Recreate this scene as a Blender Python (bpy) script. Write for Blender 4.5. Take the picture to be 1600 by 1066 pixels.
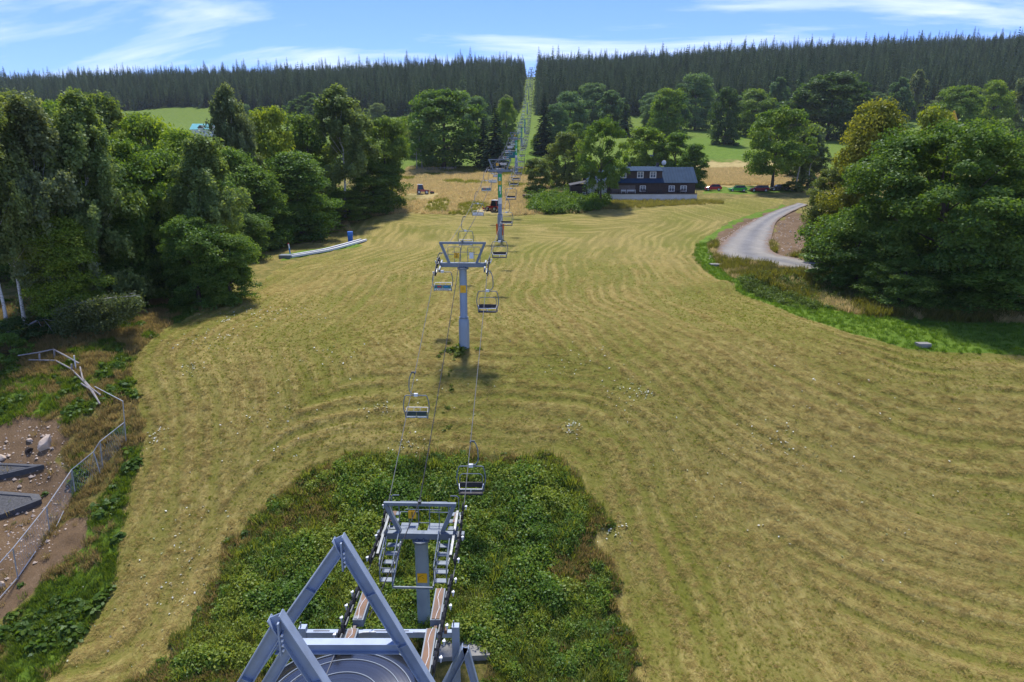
import bpy, bmesh, math, random
import numpy as np
from mathutils import Vector, Matrix

for _o in list(bpy.data.objects):
    bpy.data.objects.remove(_o)
SC = bpy.context.scene
COL = SC.collection
R = math.radians

# ------------------------------------------------------------------ camera, sky, sun, exposure
CAM_Z = 26.0
PITCH = 15.0
FPX, CXP, CYP = 1067.0, 800.0, 533.0          # focal length and centre, in pixels of the 1600 x 1066 photograph
cam_d = bpy.data.cameras.new('camera')
cam = bpy.data.objects.new('camera', cam_d)
COL.objects.link(cam)
cam.location = (0, 0, CAM_Z)
cam.rotation_euler = (R(90 - PITCH), 0, 0)
cam_d.sensor_width = 36.0
cam_d.lens = 36.0 * FPX / 1600.0
cam_d.clip_start = 0.2
cam_d.clip_end = 6000
SC.camera = cam

SUN_EL, SUN_AZ = 63.0, -4.0                   # degrees; azimuth from +Y towards +X
w = bpy.data.worlds.new('World')
SC.world = w
w.use_nodes = True
nt = w.node_tree
nt.nodes.clear()
def wn(t, **k):
    n = nt.nodes.new(t)
    for a, b in k.items():
        setattr(n, a, b)
    return n
wo = wn('ShaderNodeOutputWorld'); wb = wn('ShaderNodeBackground')
sky = wn('ShaderNodeTexSky')
sky.sky_type = 'NISHITA'
sky.sun_disc = False
sky.sun_elevation = R(SUN_EL)
sky.sun_rotation = R(SUN_AZ)
sky.altitude = 800
sky.air_density = 1.0
sky.dust_density = 0.05
sky.ozone_density = 3.5
wtc = wn('ShaderNodeTexCoord')
# thin cirrus all over the dome: noise on the direction projected to a cloud layer
sep = wn('ShaderNodeSeparateXYZ'); nt.links.new(wtc.outputs['Generated'], sep.inputs[0])
zz = wn('ShaderNodeMath', operation='ADD'); nt.links.new(sep.outputs[2], zz.inputs[0]); zz.inputs[1].default_value = 0.16
dx = wn('ShaderNodeMath', operation='DIVIDE'); nt.links.new(sep.outputs[0], dx.inputs[0]); nt.links.new(zz.outputs[0], dx.inputs[1])
dy = wn('ShaderNodeMath', operation='DIVIDE'); nt.links.new(sep.outputs[1], dy.inputs[0]); nt.links.new(zz.outputs[0], dy.inputs[1])
cmb = wn('ShaderNodeCombineXYZ'); nt.links.new(dx.outputs[0], cmb.inputs[0]); nt.links.new(dy.outputs[0], cmb.inputs[1])
mp = wn('ShaderNodeMapping'); nt.links.new(cmb.outputs[0], mp.inputs[0])
mp.inputs['Location'].default_value = (3.7, 1.9, 0); mp.inputs['Rotation'].default_value = (0, 0, R(24)); mp.inputs['Scale'].default_value = (0.42, 0.95, 1)
n1 = wn('ShaderNodeTexNoise'); n1.inputs['Scale'].default_value = 1.25; n1.inputs['Detail'].default_value = 9; n1.inputs['Roughness'].default_value = 0.58; n1.inputs['Distortion'].default_value = 0.7
nt.links.new(mp.outputs[0], n1.inputs['Vector'])
cr = wn('ShaderNodeValToRGB')
cr.color_ramp.elements[0].position = 0.50; cr.color_ramp.elements[0].color = (0, 0, 0, 1)
cr.color_ramp.elements[1].position = 0.71; cr.color_ramp.elements[1].color = (0.85, 0.85, 0.85, 1)
nt.links.new(n1.outputs['Fac'], cr.inputs[0])
mx = wn('ShaderNodeMix', data_type='RGBA')
nt.links.new(cr.outputs[0], mx.inputs['Factor'])
tint = wn('ShaderNodeMix', data_type='RGBA', blend_type='MULTIPLY')      # deep clear-air blue
tint.inputs['Factor'].default_value = 1.0; tint.inputs['B'].default_value = (0.36, 0.46, 0.78, 1)
nt.links.new(sky.outputs[0], tint.inputs['A'])
nt.links.new(tint.outputs['Result'], mx.inputs['A'])
mx.inputs['B'].default_value = (5.2, 5.5, 5.9, 1)
nt.links.new(mx.outputs['Result'], wb.inputs['Color'])
wb.inputs['Strength'].default_value = 0.15
nt.links.new(wb.outputs[0], wo.inputs[0])

sun_d = bpy.data.lights.new('sun', 'SUN')
sun_d.energy = 3.3
sun_d.angle = R(5.0)                          # a thin veil of cirrus softens the sun
sun_d.color = (1.0, 0.95, 0.87)
sun = bpy.data.objects.new('sun', sun_d)
COL.objects.link(sun)
sun.location = (-60, 200, 300)
_sd = Vector((math.sin(R(SUN_AZ)) * math.cos(R(SUN_EL)), math.cos(R(SUN_AZ)) * math.cos(R(SUN_EL)), math.sin(R(SUN_EL))))
sun.rotation_euler = _sd.to_track_quat('Z', 'Y').to_euler()

SC.view_settings.view_transform = 'Standard'
SC.view_settings.look = 'None'
SC.view_settings.exposure = 0.80
SC.view_settings.gamma = 1.0
SC.render.engine = 'CYCLES'
SC.cycles.max_bounces = 8
SC.cycles.transparent_max_bounces = 6
SC.cycles.use_denoising = True
SC.cycles.volume_bounces = 0
SC.cycles.volume_step_rate = 4.0

# ------------------------------------------------------------------ helpers
def tag(o, label=None, cat=None, group=None, kind=None):
    if label: o['label'] = label
    if cat: o['category'] = cat
    if group: o['group'] = group
    if kind: o['kind'] = kind
    return o

def empty(name, loc=(0, 0, 0), rz=0.0, label=None, cat=None, group=None):
    o = bpy.data.objects.new(name, None)
    o.empty_display_size = 0.3
    COL.objects.link(o)
    o.location = loc
    o.rotation_euler = (0, 0, rz)
    return tag(o, label, cat, group)

def kids(o):
    return [c for c in bpy.data.objects if c.parent == o]

def copy_tree(o, parent=None, ch=None):
    c = o.copy()
    COL.objects.link(c)
    c.parent = parent
    for k in (ch or {}).get(o.name, []):
        copy_tree(k, c, ch)
    return c

def child_map(root):
    m = {}
    for k in root.children:
        m.setdefault(root.name, []).append(k)
        for g in k.children:
            m.setdefault(k.name, []).append(g)
    return m

class MB:
    """collects shapes, builds ONE mesh object"""
    def __init__(self):
        self.v = []; self.f = []
    def add(self, vs, fs):
        b = len(self.v)
        self.v += [tuple(p) for p in vs]
        self.f += [tuple(b + i for i in f) for f in fs]
        return self
    def box(self, c, s, m=None):
        x, y, z = s[0] / 2, s[1] / 2, s[2] / 2
        P = [Vector((a * x, b * y, d * z)) for d in (-1, 1) for b in (-1, 1) for a in (-1, 1)]
        if m is not None: P = [m @ p for p in P]
        c = Vector(c)
        return self.add([p + c for p in P], [(0, 2, 3, 1), (4, 5, 7, 6), (0, 1, 5, 4), (2, 6, 7, 3), (0, 4, 6, 2), (1, 3, 7, 5)])
    @staticmethod
    def frame(d, up=(0, 0, 1)):
        d = Vector(d).normalized(); up = Vector(up)
        s = d.cross(up)
        if s.length < 1e-4: s = d.cross(Vector((1, 0, 0)))
        s.normalize()
        return d, s, s.cross(d)
    def bar(self, a, b, w, h, up=(0, 0, 1)):
        a, b = Vector(a), Vector(b)
        d, s, u = self.frame(b - a, up)
        V = []
        for p in (a, b):
            for i, j in ((-1, -1), (1, -1), (1, 1), (-1, 1)):
                V.append(p + s * (i * w / 2) + u * (j * h / 2))
        return self.add(V, [(0, 1, 2, 3), (7, 6, 5, 4), (0, 4, 5, 1), (1, 5, 6, 2), (2, 6, 7, 3), (3, 7, 4, 0)])
    def ibeam(self, a, b, w, h, t, up=(0, 0, 1)):
        a, b = Vector(a), Vector(b)
        d, s, u = self.frame(b - a, up)
        k = u * ((h - t) / 2)
        self.bar(a + k, b + k, w, t, up); self.bar(a - k, b - k, w, t, up)
        return self.bar(a, b, t, h - 2 * t, up)
    def cyl(self, a, b, r0, r1=None, n=12, caps=True):
        a, b = Vector(a), Vector(b)
        r1 = r0 if r1 is None else r1
        d, s, u = self.frame(b - a)
        V = []
        for p, r in ((a, r0), (b, r1)):
            V += [p + (s * math.cos(2 * math.pi * i / n) + u * math.sin(2 * math.pi * i / n)) * r for i in range(n)]
        F = [(i, (i + 1) % n, n + (i + 1) % n, n + i) for i in range(n)]
        if caps: F += [tuple(range(n - 1, -1, -1)), tuple(range(n, 2 * n))]
        return self.add(V, F)
    def tube(self, pts, r, n=6, caps=True):
        pts = [Vector(p) for p in pts]
        rs = r if isinstance(r, (list, tuple)) else [r] * len(pts)
        V = []; F = []
        ps = None
        for i, p in enumerate(pts):
            d = (pts[min(i + 1, len(pts) - 1)] - pts[max(i - 1, 0)])
            d, s, u = self.frame(d)
            if ps is not None:
                s = (ps - d * ps.dot(d))
                s.normalize(); u = s.cross(d)
            ps = s
            V += [p + (s * math.cos(2 * math.pi * k / n) + u * math.sin(2 * math.pi * k / n)) * rs[i] for k in range(n)]
        for i in range(len(pts) - 1):
            for k in range(n):
                F.append((i * n + k, i * n + (k + 1) % n, (i + 1) * n + (k + 1) % n, (i + 1) * n + k))
        if caps: F += [tuple(range(n - 1, -1, -1)), tuple(range((len(pts) - 1) * n, len(pts) * n))]
        return self.add(V, F)
    def prism(self, poly, x0, x1):
        """polygon in the (y,z) plane pushed from x0 to x1"""
        n = len(poly)
        V = [(x0, p[0], p[1]) for p in poly] + [(x1, p[0], p[1]) for p in poly]
        F = [(i, (i + 1) % n, n + (i + 1) % n, n + i) for i in range(n)] + [tuple(range(n - 1, -1, -1)), tuple(range(n, 2 * n))]
        return self.add(V, F)
    def lathe(self, prof, n=24, c=(0, 0, 0)):
        V = []; F = []
        for r, z in prof:
            V += [(c[0] + r * math.cos(2 * math.pi * k / n), c[1] + r * math.sin(2 * math.pi * k / n), c[2] + z) for k in range(n)]
        for i in range(len(prof) - 1):
            for k in range(n):
                F.append((i * n + k, i * n + (k + 1) % n, (i + 1) * n + (k + 1) % n, (i + 1) * n + k))
        return self.add(V, F)
    def mesh(self, name, mat, smooth=False):
        me = bpy.data.meshes.new(name)
        me.from_pydata([tuple(p) for p in self.v], [], self.f)
        bm = bmesh.new(); bm.from_mesh(me); bmesh.ops.recalc_face_normals(bm, faces=bm.faces); bm.to_mesh(me); bm.free()
        if mat: me.materials.append(mat)
        if smooth:
            for p in me.polygons: p.use_smooth = True
        return me
    def build(self, name, mat, parent=None, smooth=False):
        o = bpy.data.objects.new(name, self.mesh(name, mat, smooth))
        COL.objects.link(o)
        o.parent = parent
        return o

def inst(name, me, parent=None, loc=(0, 0, 0), rot=None, scale=None):
    o = bpy.data.objects.new(name, me)
    COL.objects.link(o)
    o.parent = parent
    o.location = loc
    if rot is not None: o.rotation_euler = rot
    if scale is not None: o.scale = scale
    return o

def np_mesh(name, V, quads, mat, attrs=None, smooth=False):
    """fast mesh from numpy: V (n,3), quads (m,k); attrs {name: (domain, type, array)}"""
    me = bpy.data.meshes.new(name)
    k = quads.shape[1]
    me.vertices.add(len(V)); me.vertices.foreach_set('co', np.ascontiguousarray(V, dtype=np.float32).ravel())
    me.loops.add(quads.size); me.loops.foreach_set('vertex_index', np.ascontiguousarray(quads, dtype=np.int32).ravel())
    me.polygons.add(len(quads))
    me.polygons.foreach_set('loop_start', np.arange(0, quads.size, k, dtype=np.int32))
    me.polygons.foreach_set('loop_total', np.full(len(quads), k, dtype=np.int32))
    if smooth: me.polygons.foreach_set('use_smooth', np.ones(len(quads), dtype=bool))
    for nm, (dom, ty, arr) in (attrs or {}).items():
        a = me.attributes.new(nm, ty, dom)
        a.data.foreach_set('vector' if ty == 'FLOAT_VECTOR' else 'value', np.ascontiguousarray(arr, dtype=np.float32).ravel())
    me.update(calc_edges=True)
    if mat: me.materials.append(mat)
    return me

# ------------------------------------------------------------------ materials
def s2l(c):
    return tuple(((x / 255) / 12.92 if x / 255 <= 0.04045 else ((x / 255 + 0.055) / 1.055) ** 2.4) for x in c)

class NT:
    def __init__(self, name):
        self.m = bpy.data.materials.new(name); self.m.use_nodes = True
        self.t = self.m.node_tree; self.t.nodes.clear()
        self.out = self.n('ShaderNodeOutputMaterial')
    def n(self, t, **k):
        x = self.t.nodes.new(t)
        for a, b in k.items(): setattr(x, a, b)
        return x
    def l(self, a, b): self.t.links.new(a, b)
    def put(self, sock, v):
        if hasattr(v, 'is_output') or isinstance(v, bpy.types.NodeSocket): self.l(v, sock)
        else: sock.default_value = v
    def noise(self, scale, detail=4, rough=0.55, vec=None, dist=0.0):
        x = self.n('ShaderNodeTexNoise')
        x.inputs['Scale'].default_value = scale; x.inputs['Detail'].default_value = detail; x.inputs['Roughness'].default_value = rough; x.inputs['Distortion'].default_value = dist
        if vec is not None: self.l(vec, x.inputs['Vector'])
        return x.outputs['Fac']
    def ramp(self, f, stops):
        x = self.n('ShaderNodeValToRGB'); self.put(x.inputs[0], f)
        e = x.color_ramp.elements
        while len(e) < len(stops): e.new(0.5)
        for i, (p, c) in enumerate(stops):
            e[i].position = p; e[i].color = (*c, 1) if len(c) == 3 else c
        return x.outputs[0]
    def sstep(self, f, a, b):
        x = self.n('ShaderNodeMapRange', interpolation_type='SMOOTHSTEP'); self.put(x.inputs[0], f)
        x.inputs[1].default_value = a; x.inputs[2].default_value = b
        return x.outputs[0]
    def mix(self, f, a, b, bt='MIX'):
        x = self.n('ShaderNodeMix', data_type='RGBA', blend_type=bt)
        self.put(x.inputs['Factor'], f)
        for s, v in (('A', a), ('B', b)):
            self.put(x.inputs[s], (*v, 1) if isinstance(v, tuple) and len(v) == 3 else v)
        return x.outputs['Result']
    def math(self, op, a, b=0.0, clamp=False):
        x = self.n('ShaderNodeMath', operation=op, use_clamp=clamp); self.put(x.inputs[0], a); self.put(x.inputs[1], b)
        return x.outputs[0]
    def attr(self, name):
        return self.n('ShaderNodeAttribute', attribute_name=name)
    def bump(self, h, strength=0.5, dist=0.05):
        x = self.n('ShaderNodeBump'); self.l(h, x.inputs['Height']); x.inputs['Strength'].default_value = strength; x.inputs['Distance'].default_value = dist
        return x.outputs[0]
    def bsdf(self, col, rough=0.7, metal=0.0, normal=None, spec=None):
        b = self.n('ShaderNodeBsdfPrincipled')
        self.put(b.inputs['Base Color'], (*col, 1) if isinstance(col, tuple) and len(col) == 3 else col)
        self.put(b.inputs['Roughness'], rough); self.put(b.inputs['Metallic'], metal)
        if spec is not None: b.inputs['Specular IOR Level'].default_value = spec
        if normal is not None: self.l(normal, b.inputs['Normal'])
        self.l(b.outputs[0], self.out.inputs[0])
        return b

_mc = {}
def pm(name, col, rough=0.55, metal=0.0, var=0.18, scale=3.0, bump=0.0, dirt=None):
    """plain material with uneven tone, wear and a little relief"""
    if name in _mc: return _mc[name]
    t = NT(name)
    tc = t.n('ShaderNodeTexCoord').outputs['Object']
    f = t.noise(scale, 6, 0.6, tc)
    a = tuple(x * (1 - var) for x in col); b = tuple(min(1, x * (1 + var)) for x in col)
    c = t.ramp(f, [(0.3, a), (0.7, b)])
    if dirt:
        g = t.noise(scale * 0.6, 8, 0.7, tc, 0.4)
        c = t.mix(t.sstep(g, dirt[0], dirt[0] + 0.12), c, dirt[1])
    r = t.ramp(t.noise(scale * 2, 4, 0.6, tc), [(0.3, (rough * 0.8,) * 3), (0.7, (min(1, rough * 1.2),) * 3)])
    nb = t.bump(t.noise(scale * 9, 5, 0.6, tc), bump, 0.02) if bump else None
    t.bsdf(c, r, metal, nb)
    _mc[name] = t.m
    return t.m
# ------------------------------------------------------------------ the lie of the land
def smooth01(x):
    x = np.clip(x, 0, 1); return x * x * (3 - 2 * x)

_PY = np.array([-300, -50, 0, 20, 27, 32, 38, 44, 50, 55, 60, 70, 90, 117, 135, 150, 168, 220, 260, 300, 370, 420, 465, 600, 800, 850, 1000, 1600, 3000.])
_PZ = np.array([-34, -28.5, -27, -26.2, -25.9, -25.0, -22.6, -19.9, -17.2, -15.4, -14.6, -14.2, -14.0, -13.6, -10.9, -8.9, -7.5, -4.4, 0.2, 5.5, 12, 19, 26.5, 52, 86, 88, 84, 40, -60.])
_ty = np.arange(-300, 3000, 0.5)
_tz = np.interp(_ty, _PY, _PZ)
def _gs(a, s):
    k = np.arange(-int(3 * s / 0.5), int(3 * s / 0.5) + 1) * 0.5
    g = np.exp(-k * k / (2 * s * s)); g /= g.sum()
    return np.convolve(np.pad(a, len(k) // 2, mode='edge'), g, 'valid')
_z1 = _gs(_tz, 2.2); _z2 = _gs(_tz, 9.0); _z3 = _gs(_tz, 22.0)
_wa = smooth01((_ty - 75) / 40); _wb = smooth01((_ty - 480) / 150)
_tz = _z1 * (1 - _wa) + _z2 * _wa
_tz = _tz * (1 - _wb) + _z3 * _wb

def bumps(X, Y, s, seed=0.0):
    return (np.sin(X * s + 1.3 + seed) * np.cos(Y * s * 0.8 + 0.4 + seed) + 0.5 * np.sin(X * s * 2.1 - Y * s * 1.7 + 2.0 + seed) + 0.25 * np.sin(X * s * 4.3 + Y * s * 3.9 + seed))

def ground(X, Y):
    """height of the land (world z)"""
    X = np.asarray(X, float); Y = np.asarray(Y, float)
    z = np.interp(Y, _ty, _tz) + CAM_Z
    z = z + np.where(X > 0, 0.046, 0.03) * X * smooth01((Y - 210) / 330)
    z = z + 0.10 * bumps(X, Y, 0.22) * smooth01((np.abs(X + 5) - 2) / 8) * smooth01((Y - 30) / 10)
    z = z + 1.2 * bumps(X, Y, 0.018, 1.0) * smooth01((Y - 190) / 200)
    # bank of spoil in front of the gravel road, shallow trough of the road
    z = z + 1.5 * np.exp(-(((X - 29) / 6.5) ** 2 + ((Y - 75) / 3.2) ** 2))
    z = z - 0.5 * np.exp(-(((X - 34) / 10) ** 2 + ((Y - 88) / 8) ** 2))
    # dug bank of the building site
    z = z - 0.9 * np.exp(-(((X + 31.5) / 3.4) ** 2 + ((Y - 41.0) / 3.2) ** 2))
    # knoll under the farmhouse terrace
    return z

_cp, _sp = math.cos(R(PITCH)), math.sin(R(PITCH))
def ray(px, py):
    u = (px - CXP) / FPX; v = (py - CYP) / FPX
    return np.array([u, _cp - v * _sp, -(_sp + v * _cp)])       # per unit of depth
_tt = np.concatenate([np.geomspace(8, 2500, 2500)])
def G(px, py):
    """where the sight line through a photo pixel meets the land"""
    d = ray(px, py)
    P = d[None, :] * _tt[:, None] + np.array([0, 0, CAM_Z])
    below = P[:, 2] < ground(P[:, 0], P[:, 1])
    i = int(np.argmax(below)) if below.any() else len(_tt) - 1
    a, b = _tt[max(i - 1, 0)], _tt[i]
    for _ in range(24):
        m = (a + b) / 2; p = d * m + np.array([0, 0, CAM_Z])
        if p[2] < ground(p[0], p[1]): b = m
        else: a = m
    p = d * b
    return Vector((p[0], p[1], float(ground(p[0], p[1]))))
def atY(px, py, Y):
    """point of the sight line at forward distance Y"""
    d = ray(px, py); t = Y / d[1]
    return Vector((d[0] * t, Y, CAM_Z + d[2] * t))
def gz(x, y):
    return float(ground(x, y))
def proj(p):
    x, y, z = p[0], p[1], p[2] - CAM_Z
    dep = y * _cp - z * _sp
    return (CXP + FPX * x / dep, CYP - FPX * (y * _sp + z * _cp) / dep, dep)

def lift_x(Y): return -5.9 + 0.0338 * Y

# outlines on the ground, from points of the photograph that lie on the land
def outline(pts): return np.array([[*G(a, b)[:2]] for a, b in pts])
O_MOWN = outline([(60, 1075), (100, 1035), (150, 960), (180, 900), (187, 840), (205, 765), (222, 700), (228, 665), (212, 620), (201, 575), (225, 540), (275, 505),
                  (340, 475), (400, 450), (428, 425), (450, 410), (520, 398), (568, 384), (555, 368), (545, 352), (580, 338), (640, 334), (720, 336), (800, 338),
                  (870, 335), (950, 332), (1060, 322), (1150, 310), (1238, 306), (1215, 320), (1140, 345), (1090, 376), (1083, 402), (1110, 430), (1150, 455), (1240, 492), (1330, 522),
                  (1420, 546), (1500, 552), (1600, 556), (1750, 560), (1750, 1100), (60, 1100)])
O_BRUSH = outline([(225, 1080), (290, 985), (345, 895), (395, 832), (440, 780), (490, 735), (540, 716), (640, 708), (760, 712), (880, 716), (908, 735), (925, 800), (945, 880), (975, 980), (1010, 1085)])
O_GREEN = [outline([(1090, 376), (1083, 402), (1110, 430), (1150, 455), (1240, 492), (1330, 522), (1420, 546), (1500, 552), (1600, 556), (1750, 560), (1750, 510), (1500, 505), (1350, 495), (1250, 470), (1170, 438), (1120, 412), (1105, 385), (1150, 358), (1235, 325), (1225, 320), (1140, 345)]),
           outline([(1100, 292), (1240, 292), (1235, 300), (1160, 303), (1095, 303)]),
           outline([(1060, 246), (1160, 248), (1160, 214), (1060, 214)]),
           outline([(800, 252), (880, 258), (880, 236), (800, 232)]),
           outline([(440, 408), (568, 384), (560, 376), (520, 384), (450, 396)]),
           outline([(690, 376), (770, 372), (778, 345), (768, 345), (750, 364)]),
           outline([(760, 1060), (760, 1020), (700, 1020), (680, 1066), (720, 1085)]),
           outline([(0, 700), (0, 600), (70, 590), (90, 640), (40, 655)]),
           outline([(0, 1060), (30, 960), (110, 850), (170, 780), (200, 720), (222, 700), (205, 765), (187, 840), (180, 900), (150, 960), (60, 1075)])]
O_DIRT = [outline([(-60, 680), (0, 668), (40, 652), (88, 660), (100, 690), (90, 718), (118, 735), (112, 770), (100, 800), (60, 850), (20, 900), (-60, 960)]),
          outline([(40, 880), (110, 815), (135, 812), (130, 850), (80, 890), (20, 960), (0, 980), (-30, 960)]),
          outline([(1210, 345), (1230, 332), (1260, 334), (1275, 380), (1262, 402), (1215, 402), (1208, 385)]),
          outline([(1120, 378), (1140, 352), (1185, 338), (1230, 322), (1242, 330), (1190, 348), (1150, 370), (1130, 395), (1112, 402)]),
          outline([(1335, 428), (1390, 422), (1600, 450), (1600, 470), (1375, 442)])]
O_DRY = [outline([(640, 290), (690, 262), (780, 262), (850, 300), (850, 335), (640, 334)]),
         outline([(1085, 292), (1260, 292), (1260, 252), (1085, 252)])]

def seg_dist(X, Y, poly, closed=True):
    n = len(poly); best = np.full(X.shape, 1e9); along = np.zeros(X.shape); acc = 0.0
    for i in range(n if closed else n - 1):
        a, b = poly[i], poly[(i + 1) % n]
        d = b - a; L = float(np.hypot(*d)) + 1e-9
        t = np.clip(((X - a[0]) * d[0] + (Y - a[1]) * d[1]) / (L * L), 0, 1)
        q = np.hypot(X - a[0] - t * d[0], Y - a[1] - t * d[1])
        m = q < best
        best = np.where(m, q, best); along = np.where(m, acc + t * L, along)
        acc += L
    return best, along
def inside(X, Y, poly):
    c = np.zeros(X.shape, bool); n = len(poly)
    for i in range(n):
        (x1, y1), (x2, y2) = poly[i], poly[(i + 1) % n]
        m = ((y1 > Y) != (y2 > Y)) & (X < (x2 - x1) * (Y - y1) / (y2 - y1 + 1e-12) + x1)
        c ^= m
    return c
def sd(X, Y, poly):
    """signed distance, positive inside"""
    d, _ = seg_dist(X, Y, poly)
    return np.where(inside(X, Y, poly), d, -d)
def soft(X, Y, poly, e=0.5):
    return smooth01((sd(X, Y, poly) + e) / (2 * e))

# rows of cut grass follow the edges of the meadow, as a mower drives
E_RIGHT = outline([(900, 334), (1060, 322), (1140, 345), (1090, 376), (1083, 402), (1110, 430), (1150, 455), (1240, 492), (1330, 522), (1420, 546), (1500, 552), (1600, 556), (1750, 560)])
E_LEFT = outline([(150, 960), (187, 840), (228, 665), (201, 575), (225, 540), (275, 505), (340, 475), (428, 425), (568, 384), (600, 345), (720, 336), (900, 334)])
E_BRUSH = O_BRUSH

class VN:
    """value noise on numpy arrays"""
    def __init__(self, seed): self.g = np.random.default_rng(seed).random((256, 256))
    def __call__(self, x, y):
        xi = np.floor(x).astype(int); yi = np.floor(y).astype(int); fx = smooth01(x - xi); fy = smooth01(y - yi)
        g = self.g; a = g[xi & 255, yi & 255]; b = g[(xi + 1) & 255, yi & 255]; c = g[xi & 255, (yi + 1) & 255]; d = g[(xi + 1) & 255, (yi + 1) & 255]
        return (a * (1 - fx) + b * fx) * (1 - fy) + (c * (1 - fx) + d * fx) * fy
    def fbm(self, x, y, o=4):
        s = 0; a = 0.5
        for _ in range(o): s = s + a * self(x, y); x = x * 2.03 + 17.1; y = y * 2.03 + 5.3; a *= 0.5
        return s / (1 - 0.5 ** o)
VA, VB = VN(3), VN(8)

def rows_field(X, Y):
    dr, sr = seg_dist(X, Y, E_RIGHT, False); dl, sl = seg_dist(X, Y, E_LEFT, False); db, sb = seg_dist(X, Y, E_BRUSH)
    dl = dl * 1.15; dbw = db * 2.2
    phi = np.where(dr < dl, dr, dl / 1.15); s = np.where(dr < dl, sr, sl + 300)
    m = dbw < np.minimum(dr, dl)
    return np.where(m, db, phi), np.where(m, sb + 700, s)

def row_band(p, s):
    """swaths about 1.4 m apart, uneven along their length"""
    w_ = 0.5 + 0.5 * np.sin(2 * np.pi * p / 1.35 + 9.0 * (VA.fbm(p * 0.16 + 40, s * 0.10, 3) - 0.5))
    amp = np.clip(1.9 * VB.fbm(p * 0.22 + 11, s * 0.07, 3) - 0.45, 0.08, 1)
    return np.clip(0.5 + (w_ ** 1.4 - 0.42) * amp * 0.55 + (VA.fbm(p / 0.7, s * 0.16, 3) - 0.5) * 0.8, 0, 1)

def axis(segs):
    out = [segs[0][0]]
    for a, b, s0, s1 in segs:
        p = a
        while p < b:
            f = (p - a) / (b - a)
            p += s0 + (s1 - s0) * f
            out.append(min(p, b) if p > b else p)
    return np.unique(np.round(np.array(out), 4))
AY = axis([(-40, 26, 3, 0.4), (26, 62, 0.19, 0.2), (62, 120, 0.25, 0.6), (120, 320, 0.7, 3), (320, 900, 4, 9), (900, 3000, 20, 160)])
AXp = axis([(0, 34, 0.22, 0.24), (34, 80, 0.3, 1.2), (80, 300, 1.4, 6), (300, 2200, 9, 120)])
AX = np.unique(np.concatenate([-AXp, AXp]))
GX, GY = np.meshgrid(AX, AY)
gxs, gys = GX.ravel(), GY.ravel()
GZ = ground(gxs, gys)
near = (gys > 20) & (gys < 330) & (np.abs(gxs) < 220)
xs, ys = gxs[near], gys[near]
wob = (VA.fbm(xs * 0.35, ys * 0.35) - 0.5) * 2.2 * np.clip(ys / 45, 0.6, 3)
mown = np.zeros(gxs.shape); green = np.zeros(gxs.shape); dirt = np.zeros(gxs.shape); dry = np.zeros(gxs.shape); brush = np.zeros(gxs.shape)
BAND = np.zeros(gxs.shape); PHI = np.zeros(gxs.shape); SAL = np.zeros(gxs.shape)
mown[near] = smooth01((sd(xs, ys, O_MOWN) + wob * 0.25 + 0.25) / 0.5)
brush[near] = smooth01((sd(xs, ys, O_BRUSH) + wob * 0.5 + 0.25) / 0.7)
mown *= 1 - brush
for o in O_GREEN: green[near] = np.maximum(green[near], smooth01((sd(xs, ys, o) + wob * 0.5 + 0.4) / 0.9))
for o in O_DIRT: dirt[near] = np.maximum(dirt[near], smooth01((sd(xs, ys, o) + wob * 0.7 + 0.3) / 0.7))
for o in O_DRY: dry[near] = np.maximum(dry[near], smooth01((sd(xs, ys, o) + wob * 2.5 + 2) / 6))
p_, s_ = rows_field(xs, ys)
p_ = p_ + (VB.fbm(xs * 0.12, ys * 0.12) - 0.5) * 1.3
PHI[near] = p_; SAL[near] = s_
# far land: pasture green beyond the farm
far = smooth01((gys - 185) / 40)
green = np.maximum(green, far * 0.62)
green = green * (1 - dry * 0.9)
# relief: cut rows, tussocks, hummocks
zz_ = GZ.copy()
rr = row_band(p_, s_); BAND[near] = rr; tu = VB.fbm(xs * 1.7, ys * 1.7, 3); st = VA.fbm(p_ * 3.1, s_ * 0.8, 2)
zz_[near] += mown[near] * (0.17 * (rr - 0.5) + 0.07 * (st - 0.5)) * smooth01((170 - ys) / 90) + (1 - mown[near]) * (0.30 * (tu - 0.5)) * (1 - 0.5 * dirt[near])
nx, ny = len(AX), len(AY)
idx = np.arange(nx * ny).reshape(ny, nx)
quads = np.stack([idx[:-1, :-1], idx[:-1, 1:], idx[1:, 1:], idx[1:, :-1]], -1).reshape(-1, 4)

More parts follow.
